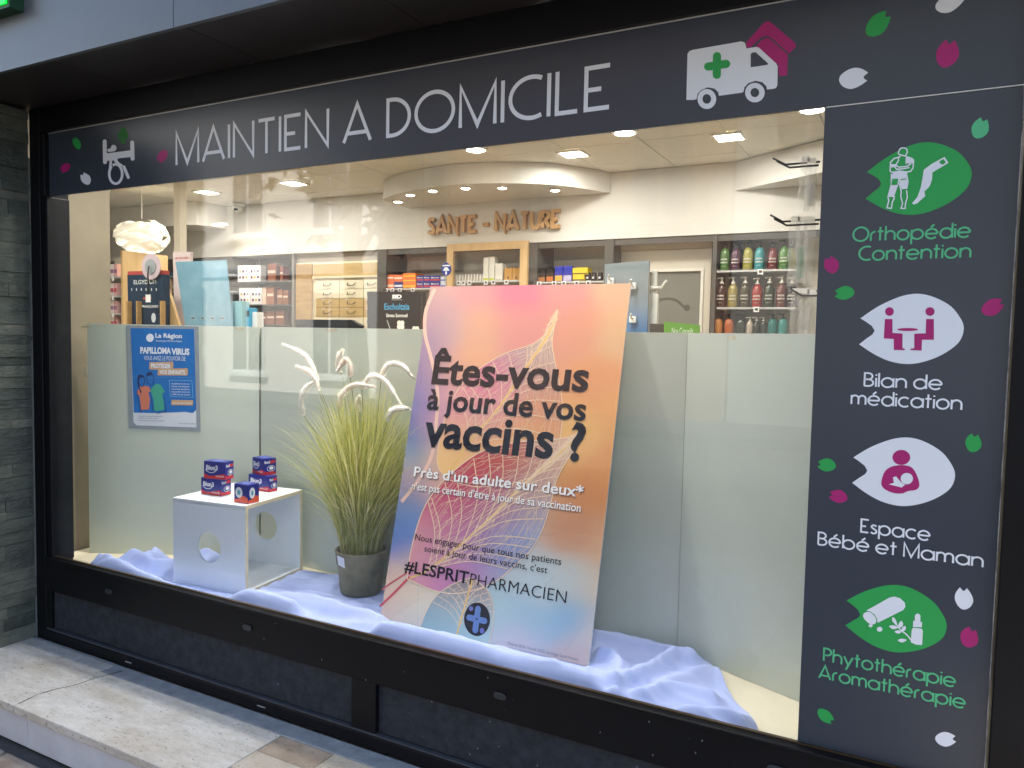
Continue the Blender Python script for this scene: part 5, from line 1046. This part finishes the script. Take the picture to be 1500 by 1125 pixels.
recalc(MB().prism([(q.x+.092*math.cos(k*math.pi/18), 1.285, q.z+.085*math.sin(k*math.pi/18)) for k in range(36)], (0, .006, 0)).build('disc', mat('pink_disc', (196, 178, 184), .3), hub)); recalc(MB().prism([(q.x+.052*math.cos(k*math.pi/18), 1.280, q.z+.048*math.sin(k*math.pi/18)) for k in range(36)], (0, .004, 0)).build('centre', mat('grey_disc', (150, 158, 160), .3), hub))
MB().tube([(q.x, 1.27, q.z), (q.x+.01, 1.255, q.z-.05), (q.x+.015, 1.255, q.z-.19)], .005, 6).build('hook', paint((40,38,38)), hub); B(q.x-.01, q.x+.036, 1.252, 1.2545, q.z-.235, q.z-.185).build('tag', M_tag, hub)
for k, (pts, y, lb, col) in enumerate([([(240,427),(246,424),(262,476),(240,476)], 1.36, 'light wooden wedge shaped stand beside the navy display', None), ([(253,369),(279,369),(279,476),(256,476)], 1.50, 'pale pink notice board behind the blue display board', (222, 206, 202))]):
    t = standee('notice_board' if k else 'wooden_stand', pts, y, lb, 'notice board' if k else 'stand', col or (0, 0, 0), .02, M_oak if k == 0 else None)
    if k: stext(t, 'UN VACCIN ?', 256.5, 277, 379.5, 3.2, (196,70,80), 1.50, lambda x, z, h: (x, 1.50-h, z), .02)
def cbox(name, u0, v0, u1, y, dp, col, lb, cat, **kw): return prod(name, u0, v0, u1, ZC, y, dp, col, lb, cat, **kw)
cbox('tall_box', 338.5, 441, 354, 1.2, .06, (160,200,206), 'tall pale blue carton beside the blue display board', 'box')
cbox('tall_box', 355, 451, 366, 1.24, .06, (74,160,196), 'bright blue carton with black top label on the counter', 'box', band=(30,34,40), bandz=(.9, .97)); cbox('tall_box', 366.5, 457, 377, 1.26, .05, (222,224,222), 'white carton next to the bright blue carton', 'box')
a, b = at_y(433, 468, 1.35), at_y(522, 469, 1.35); mon = thing('till_monitor', 'black till monitor seen from behind over the partition', 'monitor', ((a.x+b.x)/2, 1.37, ZC))
mb = MB(); recalc(mb.prism([(a.x, 1.35, a.z-.22), (b.x+.03, 1.35, a.z-.22), (b.x+.03, 1.35, a.z-.03), (b.x-.04, 1.35, b.z+.002), (a.x, 1.35, a.z)], (0, .03, 0)).build('housing', paint((22,24,24), .35), mon)); B((a.x+b.x)/2-.04, (a.x+b.x)/2+.04, 1.36, 1.385, ZC+.0, a.z-.2).build('stand', paint((30,30,32)), mon); B((a.x+b.x)/2-.1, (a.x+b.x)/2+.1, 1.30, 1.45, ZC+.0004, ZC+.01).build('foot', paint((30,30,32)), mon)
# blue gradient display stand with hooks
bs = thing('hook_display', 'blue and grey cardboard display with hooks behind the banner', 'display stand', tuple(at_y(918, 480, 1.4)))
M_grad = mat('hook_board', (120, 130, 136), .5); P = [at_y(u, v, 1.40) for u, v in ((886,387),(951,382),(949,488),(886,488))]
mg = MB(); co = []; n = 12
for i in range(n+1):
    f = i/n; zz_ = P[0].z+(ZC-P[0].z)*f; g_ = min(1, max(0, (f-.22)/.25)); c = tuple(lin((140,150,154))[k]*(1-g_)+lin((40,116,178))[k]*g_ for k in range(3))
    for x in (P[0].x, P[1].x): 
        mg.v.append(Vector((x, 1.40, zz_+(.012 if x == P[1].x and i == 0 else 0)))); co.append(c)
    if i: b = 2*i; mg.f.append((b-2, b-1, b+1, b))
o = mg.build('board', vcol_mat('hook_board_print', .5), bs, colors=co); sd2 = o.modifiers.new('thick', 'SOLIDIFY'); sd2.thickness = .012; sd2.offset = 1
for u, v in ((929,418), (897,411), (929,467)):
    q = at_y(u, v, 1.40); mb = MB(); mb.box(q.x-.016, q.x+.016, 1.375, 1.386, q.z-.018, q.z+.012); mb.tube([(q.x, 1.38, q.z), (q.x+.01, 1.33, q.z), (q.x+.014, 1.31, q.z+.02)], .004, 6); mb.build('hook', paint((226,228,226)), bs)
q = at_y(957, 440, 1.45); pk_ = thing('white_stand', 'slim white plastic stand with curved hook beside the blue display', 'stand', (q.x, 1.46, ZC))
mb = MB(); mb.box(q.x-.022, q.x+.022, 1.45, 1.47, ZC+.0004, q.z+.03); mb.box(q.x-.014, q.x+.014, 1.452, 1.468, q.z+.0305, q.z+.14); mb.build('post', paint((222,222,214)), pk_, bevel=.003)
h_ = at_y(952, 416, 1.45); MB().tube([(h_.x, 1.445, h_.z-.02), (h_.x+.06, 1.44, h_.z-.018), (h_.x+.075, 1.44, h_.z+.005), (h_.x+.085, 1.44, h_.z+.012)], .007, 8).build('hook', paint((226,226,218)), pk_)
cbox('card_box', 951, 474, 972, 1.32, .1, (64,62,58), 'low dark box beside the white plastic stand', 'box')
nc = standee('advice_sign', [(972.5,471),(1025,476),(1025,490),(972.5,490)], 1.25, 'green sign reading Nos Conseils above the partition edge', 'sign', (96, 150, 56))
stext(nc, 'Nos Conseils', 984, 1015, 489, 9, (226,236,214), 1.25, lambda x, z, h: (x, 1.25-h, z), -.004)

# ------------------------------------------------------------------ shelf tower with white and brown packs
Y2 = 2.862
tw = thing('grey_shelf_tower', 'grey shelf unit with small packs beside the drawer cabinet', 'shelving', (at_y(388, 420, Y2).x, Y2+.15, .149))
a, b = at_y(345, 420, Y2), at_y(430, 420, Y2); zt2 = 2.236
M_tw = mat('tower_grey', (138, 134, 126), .55, var=.05, vscale=5)
B(a.x, b.x, Y2+.28, Y2+.30, .15, zt2).build('back_panel', M_tw, tw); B(b.x-.02, b.x, Y2, Y2+.279, .15, zt2).build('side_panel', M_tw, tw)
zs3 = [shelf(tw, 346, 426, v, Y2, .27, m=M_dark) for v in (412, 446, 475)]
for r_, (v0, z0) in enumerate(((389, zs3[0]), (422, zs3[1]))):
    for k in range(2):
        u0 = 348+k*17+r_*2; x0, x1 = at_y(u0, 400, Y2+.03).x, at_y(u0+16.5, 400, Y2+.03).x; z1 = at_y(u0, v0, Y2+.03).z
        t = thing('dotted_pack', 'white dotted pack %s on the %s shelf of the grey tower' % (('beside the blue cartons', 'beside the brown packs')[k], ('upper', 'middle')[r_]), 'box', ((x0+x1)/2, Y2+.06, z0)); B(x0+.001, x1-.001, Y2+.03, Y2+.10, z0+.0004, z1).build('box', paint((226,224,224)), t, bevel=.002)
        for i in range(3):
            for j in range(2): flat('dot', [[ellipse(x0+(x1-x0)*(.22+.28*i), z0+(z1-z0)*(.28+.36*j), .013, .013, 12)]], paint(((110,96,120), (120,40,60), (196,170,90), (96,50,90), (150,150,170), (130,120,140))[(i+j*2+k) % 6]), t, lambda x, z, h: (x, Y2+.03-h, z))
for r_, (lst, z0) in enumerate((([(392,404,386,(142,86,66)), (410,414.5,390,(140,76,60))], zs3[0]), ([(383,390,421,(206,178,156)), (391,401,420,(150,92,64)), (406,414,424,(134,80,52)), (414.5,422,425,(130,76,50))], zs3[1]), ([(382,390,457,(120,72,52)), (391,402,456,(128,74,50)), (404,416,455,(124,70,46))], zs3[2]))):
    for k, (u0, u1, v, c) in enumerate(lst):
        prod('brown_pack', u0, v, u1, z0, Y2+.04, .08, c, '%s pack, %s of its row on the %s shelf of the tower' % ('pale' if c[0] > 190 else 'brown', ('first', 'second', 'third', 'last')[k], ('upper', 'middle', 'lower')[r_]), 'pack', None, (214,190,166), bandz=(.45, .62))
# drawer cabinet
Y3 = 2.885; dc = thing('drawer_cabinet', 'cream and oak apothecary drawer cabinet with metal pulls', 'cabinet', (at_y(495, 440, Y3).x, Y3+.12, .149))
a, b = at_y(432, 420, Y3), at_y(556, 420, Y3); ztop = at_y(495, 383, Y3).z
M_dcream = mat('drawer_cream', (232, 222, 194), .45, var=.02, vscale=5); M_doak = wood('drawer_oak', (190, 160, 106), (206, 178, 126), .5, (1, 1, 8)); M_pull = mat('pull_metal', (140, 132, 118), .35, metal=.7)
B(a.x, b.x, Y3+.012, Y3+.25, .15, ztop).build('carcass', M_dcream, dc)
x0, x1 = at_y(434, 420, Y3).x, at_y(457, 420, Y3).x; B(x0, x1, Y3-.006, Y3+.0115, .16, at_y(445, 387, Y3).z).build('side_panel', M_oakd, dc)
x0, x1 = at_y(461, 420, Y3).x, at_y(556, 420, Y3).x; zc1, zc0 = at_y(505, 386, Y3).z, at_y(505, 404, Y3).z; B(x0, x1, Y3-.012, Y3+.0115, zc0, zc1).build('top_board', M_doak, dc); B(x0-.01, x1, Y3-.02, Y3+.0115, zc0-.018, zc0-.001).build('ledge', M_dcream, dc)
cols_ = [(463.5,497.2), (497.8,532.6), (533.2,556)]; rows_ = [(410.5,423.3), (423.8,437), (437.5,450.8), (451.2,464.3), (464.8,478), (478.5,492)]
for i, (u0, u1) in enumerate(cols_):
    for j, (v0, v1) in enumerate(rows_):
        xa_, xb_ = at_y(u0, 437, Y3).x, at_y(u1, 437, Y3).x; z1, z0 = at_y(505, v0, Y3).z, at_y(505, v1, Y3).z
        d_ = B(xa_, xb_, Y3-.004, Y3+.0115, z0, z1).build('drawer', M_doak if j in (2, 3) else M_dcream, dc, bevel=.0015); xm = (xa_+xb_)/2; zm = (z0+z1)/2
        MB().tube([(xm-.04, Y3-.005, zm+.012), (xm-.03, Y3-.022, zm-.008), (xm+.03, Y3-.022, zm-.008), (xm+.04, Y3-.005, zm+.012)], .0035, 6).build('handle', M_pull, d_)
        if j in (2, 3): B(xm-.06, xm-.03, Y3-.0056, Y3-.0045, z1-.008, z1-.003).build('label', M_tag, d_)
# dark upper band and side units to the far side
B(a.x, b.x, Y3+.02, Y3+.25, ztop+.002, 2.236).build('header', M_grey, dc)
# gondola shelves by the pendant lamp
Y4 = 1.75; gd = thing('gondola_shelf', 'oak sided shelf unit with pink packs near the reveal', 'shelving', (at_y(172, 430, Y4).x, Y4+.2, .149))
a, b = at_y(150, 430, Y4), at_y(180, 430, Y4); zt4 = at_y(170, 367, Y4).z
B(b.x-.022, b.x, Y4, Y4+.4, .15, zt4).build('side_panel', M_oak, gd); B(a.x-.4, b.x-.0225, Y4+.38, Y4+.40, .15, zt4).build('back_panel', M_back, gd)
for j, v in enumerate((405, 433, 459, 482)):
    z = at_y(168, v, Y4).z; s_ = B(a.x-.4, b.x-.023, Y4, Y4+.379, z-.014, z).build('shelf', M_shelf, gd)
    for k, u in enumerate((165, 171)):
        p = at_y(u, v, Y4+.03); B(p.x-.013, p.x+.013, Y4-.004, Y4-.001, z-.034, z-.002).build('price_tag', M_tag, s_)
    for k, u in enumerate((155, 164, 169)):
        p = at_y(u, v, Y4+.03); h = .10; t = thing('pink_pack', ('pink pack deep in the gondola, %s shelf', 'white and pink pack mid way along the %s gondola shelf', 'pink pack beside the oak side on the %s gondola shelf')[k] % ('top', 'second', 'third', 'lowest')[j], 'pack', (p.x, Y4+.06, z)); B(p.x-.022, p.x+.022, Y4+.03, Y4+.1, z+.0004, z+h).build('box', paint((226,180,178) if k != 1 else (230,222,220)), t, bevel=.002); flat('band', [[[(p.x-.018, z+.03), (p.x+.018, z+.03), (p.x+.018, z+.06), (p.x-.018, z+.06)]]], paint((196,80,90) if j % 2 else (160,110,150)), t, lambda x, zq, hh: (x, Y4+.03-hh, zq))
# wall shelf behind the column
Y5 = 2.858; ws = thing('far_shelving', 'cream wall shelving with mixed packs behind the white column', 'shelving', (at_y(235, 420, Y5).x, Y5+.2, .149))
a, b = at_y(181, 420, Y5), at_y(342, 420, Y5); B(a.x-.3, b.x, Y5+.27, Y5+.29, .15, 2.23).build('back_panel', M_grey, ws); B(a.x-.3, b.x, Y5, Y5+.269, 2.12, 2.231).build('header', M_dark, ws)
rr = random.Random(8); CW = ((226,120,150),(232,226,222),(150,196,120),(120,110,170),(236,210,190),(200,90,110),(90,150,190),(240,190,90),(120,170,170),(176,140,110),(70,80,120),(150,60,90),(206,206,190))
CWn = ('pink','white','green','violet','beige','crimson','blue','yellow','grey green','tan','navy','wine red','grey')
for j, v in enumerate((405, 428, 450, 474)):
    z = at_y(230, v, Y5).z; B(a.x-.3, b.x, Y5, Y5+.269, z-.012, z).build('shelf', M_shelf, ws); u = 181.0; k = 0
    while u < 256:
        wq = rr.uniform(5, 10); ci_ = (k*5+j*3) % 13; k += 1; p = at_y(u+wq/2, v, Y5+.03); hw = abs(at_y(u+wq, v, Y5+.03).x-at_y(u, v, Y5+.03).x)/2-.002; h = rr.uniform(.07, .13)
        t = thing('shelf_pack', '%s pack on the %s far shelf behind the navy display board' % (CWn[ci_], ('top', 'second', 'third', 'lowest')[j]), 'pack', (p.x, Y5+.06, z), 'mixed packs on the far shelving')
        B(p.x-hw, p.x+hw, Y5+.03, Y5+.1, z+.0004, z+h).build('box', paint(CW[ci_]), t, bevel=.002); flat('band', [[[(p.x-hw*.8, z+h*.3), (p.x+hw*.8, z+h*.3), (p.x+hw*.8, z+h*.6), (p.x-hw*.8, z+h*.6)]]], paint(CW[(ci_+3) % 13]), t, lambda x, zq, hh: (x, Y5+.03-hh, zq)); u += wq+.8
# hooks with clear packs beside the pillar
Y6 = 1.25; M_hook = mat('dark_hook', (60, 58, 56), .35, metal=.7)
pil2 = at_y(1200, 330, Y6); hk = thing('hook_rail', 'steel rail with long double hooks beside the side panel', 'hook rail', (pil2.x+.06, Y6, .149))
B(pil2.x+.005, pil2.x+.045, Y6-.02, Y6+.02, .15, CEIL-.002).build('rail', mat('mirror_post', (120, 114, 108), .2, metal=.6), hk)
M_film = mat('clear_film', (226, 226, 222), .12, spec=.8); M_film.node_tree.nodes['Principled BSDF'].inputs['Alpha'].default_value = .26; M_strip = paint((226,224,218))
for k, (v, u0) in enumerate(((237, 1132), (322, 1128), (426, 1150))):
    e, s_ = at_y(u0, v, Y6), at_y(1199, v, Y6)
    for dz, dy in ((0, 0), (-.022, -.04)):
        mb = MB(); mb.tube([(s_.x+.006, Y6+dy, s_.z+dz), (e.x+.05+dz*-1, Y6+dy, s_.z+dz), (e.x+(-dz), Y6+dy, s_.z+dz+.03)], .0042, 6); mb.build('hook', M_hook, hk)
for k, (u, v0, v1, c) in enumerate(((1181,238,312,None), (1190,240,310,(206,204,200)), (1166,325,420,None), (1176,326,415,(70,120,80)), (1188,326,420,None), (1168,430,490,None), (1180,430,490,(160,158,152)), (1190,432,490,None))):
    p0, p1_ = at_y(u, v0, Y6-.01), at_y(u, v1, Y6-.01); mb = MB(); n = 8
    t = thing('hanging_pack', ('clear hanging pack on the top hook with empty film', 'clear hanging pack with grey card on the top hook', 'clear film pack at the tip of the middle hook', 'hanging pack with green card on the middle hook', 'clear film pack near the rail on the middle hook', 'crinkled clear pack low on the rail, outermost', 'crinkled clear pack with grey card low on the rail', 'crinkled clear pack low on the rail against the post')[k], 'pack', (p0.x, Y6-.01, p1_.z), 'clear packs hanging on the hooks')
    for i in range(n+1):
        z = p0.z+(p1_.z-p0.z)*i/n
        for s_ in (-1, 0, 1): mb.v.append(Vector((p0.x+s_*.022+.004*math.sin(i*2.1+k), Y6-.03-.02*(1-abs(s_))*math.sin(math.pi*i/n)+.006*math.sin(i*3+k*2), z)))
        if i: b = 3*i; mb.f += [(b-3, b-2, b+1, b), (b-2, b-1, b+2, b+1)]
    mb.build('film', M_film, t, smooth=True)
    if c: B(p0.x-.014, p0.x+.014, Y6-.026, Y6-.024, p1_.z+.02, p1_.z+(p0.z-p1_.z)*.6).build('card', paint(c), t)
    B(p0.x-.016, p0.x+.016, Y6-.031, Y6-.028, p0.z-.002, p0.z+.02).build('header_card', M_strip, t)

# ================================================================== ACROSS THE STREET (seen mirrored in the glass)
YB = -13.0
M_wallo = mat('pale_render', (230, 224, 212), .9, var=.05, vscale=1.2); M_pane = mat('dark_pane', (52, 60, 70), .12, spec=.6); M_wfr = mat('white_joinery', (222, 222, 218), .5)
def opposite(x0, x1, hgt, mt, lb, zs, n, M_wfr=M_wfr):
    t = thing('town_house', lb, 'building', ((x0+x1)/2, YB-3, 0)); B(x0, x1, YB-6, YB, -.15, hgt).build('wall', mt, t); B(x0-.1, x1+.1, YB-6.2, YB+.35, hgt+.001, hgt+.35).build('cornice', M_wfr, t)
    B(x0, x1, YB+.001, YB+.08, 3.1, 3.35).build('string_course', M_wfr, t)
    for z in zs:
        for i in range(n):
            x = x0+(x1-x0)*(i+.5)/n; h = 1.9 if z > 2 else 2.2
            w_ = B(x-.62, x+.62, YB+.001, YB+.06, z, z+h).build('window', M_wfr, t)
            for s_ in (-1, 1): B(x+s_*.29-.25, x+s_*.29+.25, YB+.061, YB+.07, z+.08, z+h-.08).build('pane', M_pane, w_)
            B(x-.72, x+.72, YB+.001, YB+.16, z-.1, z-.002).build('sill', M_wfr, w_)
opposite(-26, -11.55, 9.5, M_wallo, 'pale town house across the street with white windows', (.5, 4.2, 6.9), 5)
opposite(-11.5, -3.05, 8.6, mat('brick_render', (118, 92, 76), .9, var=.08, vscale=3), 'brown brick town house across the street between two others', (4.0, 6.6), 3, mat('brown_joinery', (110, 98, 86), .6))
opposite(-3, 10, 9.8, mat('grey_render', (130, 128, 124), .9, var=.04, vscale=1), 'grey town house across the street facing the side panel', (4.0, 6.8), 5, mat('grey_joinery', (126, 124, 120), .6))
structure(B(-40, 40, YB+.0, -10.6, -.119, .02).build('pavement_far', M_asph))
def street_tree(x, y, lb, seed, zlow, nleaf, spread=1.5):
    r = random.Random(seed); t = thing('street_tree', lb, 'tree', (x, y, 0)); mb = MB(); mb.tube([(x, y, -.02), (x+.03, y, 1.2), (x-.04, y+.05, 2.6), (x+.05, y, 4.2), (x, y, 5.6)], [.15, .12, .10, .07, .03], 10)
    tips = []
    for k in range(9):
        a = k*2.4; z = 2.4+.3*k; e = (x+spread*math.cos(a), y+spread*math.sin(a), z+.9-r.uniform(0, .9)); mb.tube([(x, y, z), (x+.5*spread*math.cos(a), y+.5*spread*math.sin(a), z+.45), e], [.05, .03, .012], 6); tips.append(Vector(e)); tips.append(Vector((x+.55*spread*math.cos(a), y+.55*spread*math.sin(a), z+.6)))
    mb.build('trunk', mat('bark', (96, 88, 76), .9, col2=(140, 132, 116), vscale=10), t, smooth=True)
    m2 = MB(); co = []; cs_ = [lin(c) for c in ((66,84,40), (84,100,52), (52,70,34), (104,112,60))]
    for k in range(nleaf):
        c = r.choice(tips)+Vector((r.gauss(0, .26*spread), r.gauss(0, .26*spread), r.gauss(0, .30)))
        if c.z < zlow: continue
        a = r.uniform(0, 6.28); s_ = r.uniform(.07, .14); d = Vector((math.cos(a), math.sin(a), r.uniform(-1.2, .1))).normalized(); sd_ = d.orthogonal().normalized(); sd_ = (sd_+Vector((r.uniform(-.6, .6), r.uniform(-.6, .6), r.uniform(-.6, .6)))).normalized()
        m2.add([c, c+d*s_+sd_*s_*.8, c+d*s_*1.2+sd_*s_*.3, c+d*s_*2.1, c+d*s_*1.2-sd_*s_*.3, c+d*s_-sd_*s_*.8], [(0, 1, 2, 3, 4, 5)]); co += [r.choice(cs_)]*6
    m2.build('crown', vcol_mat('tree_leaves', .6, .3, trans=.3), t, colors=co)
street_tree(-5.25, -4.6, 'slender leafy street tree on the pavement opposite the cube', 4, 2.0, 750, .62)
street_tree(3.4, -5.2, 'broad leafy street tree on the pavement beyond the side panel', 9, 2.2, 2600)
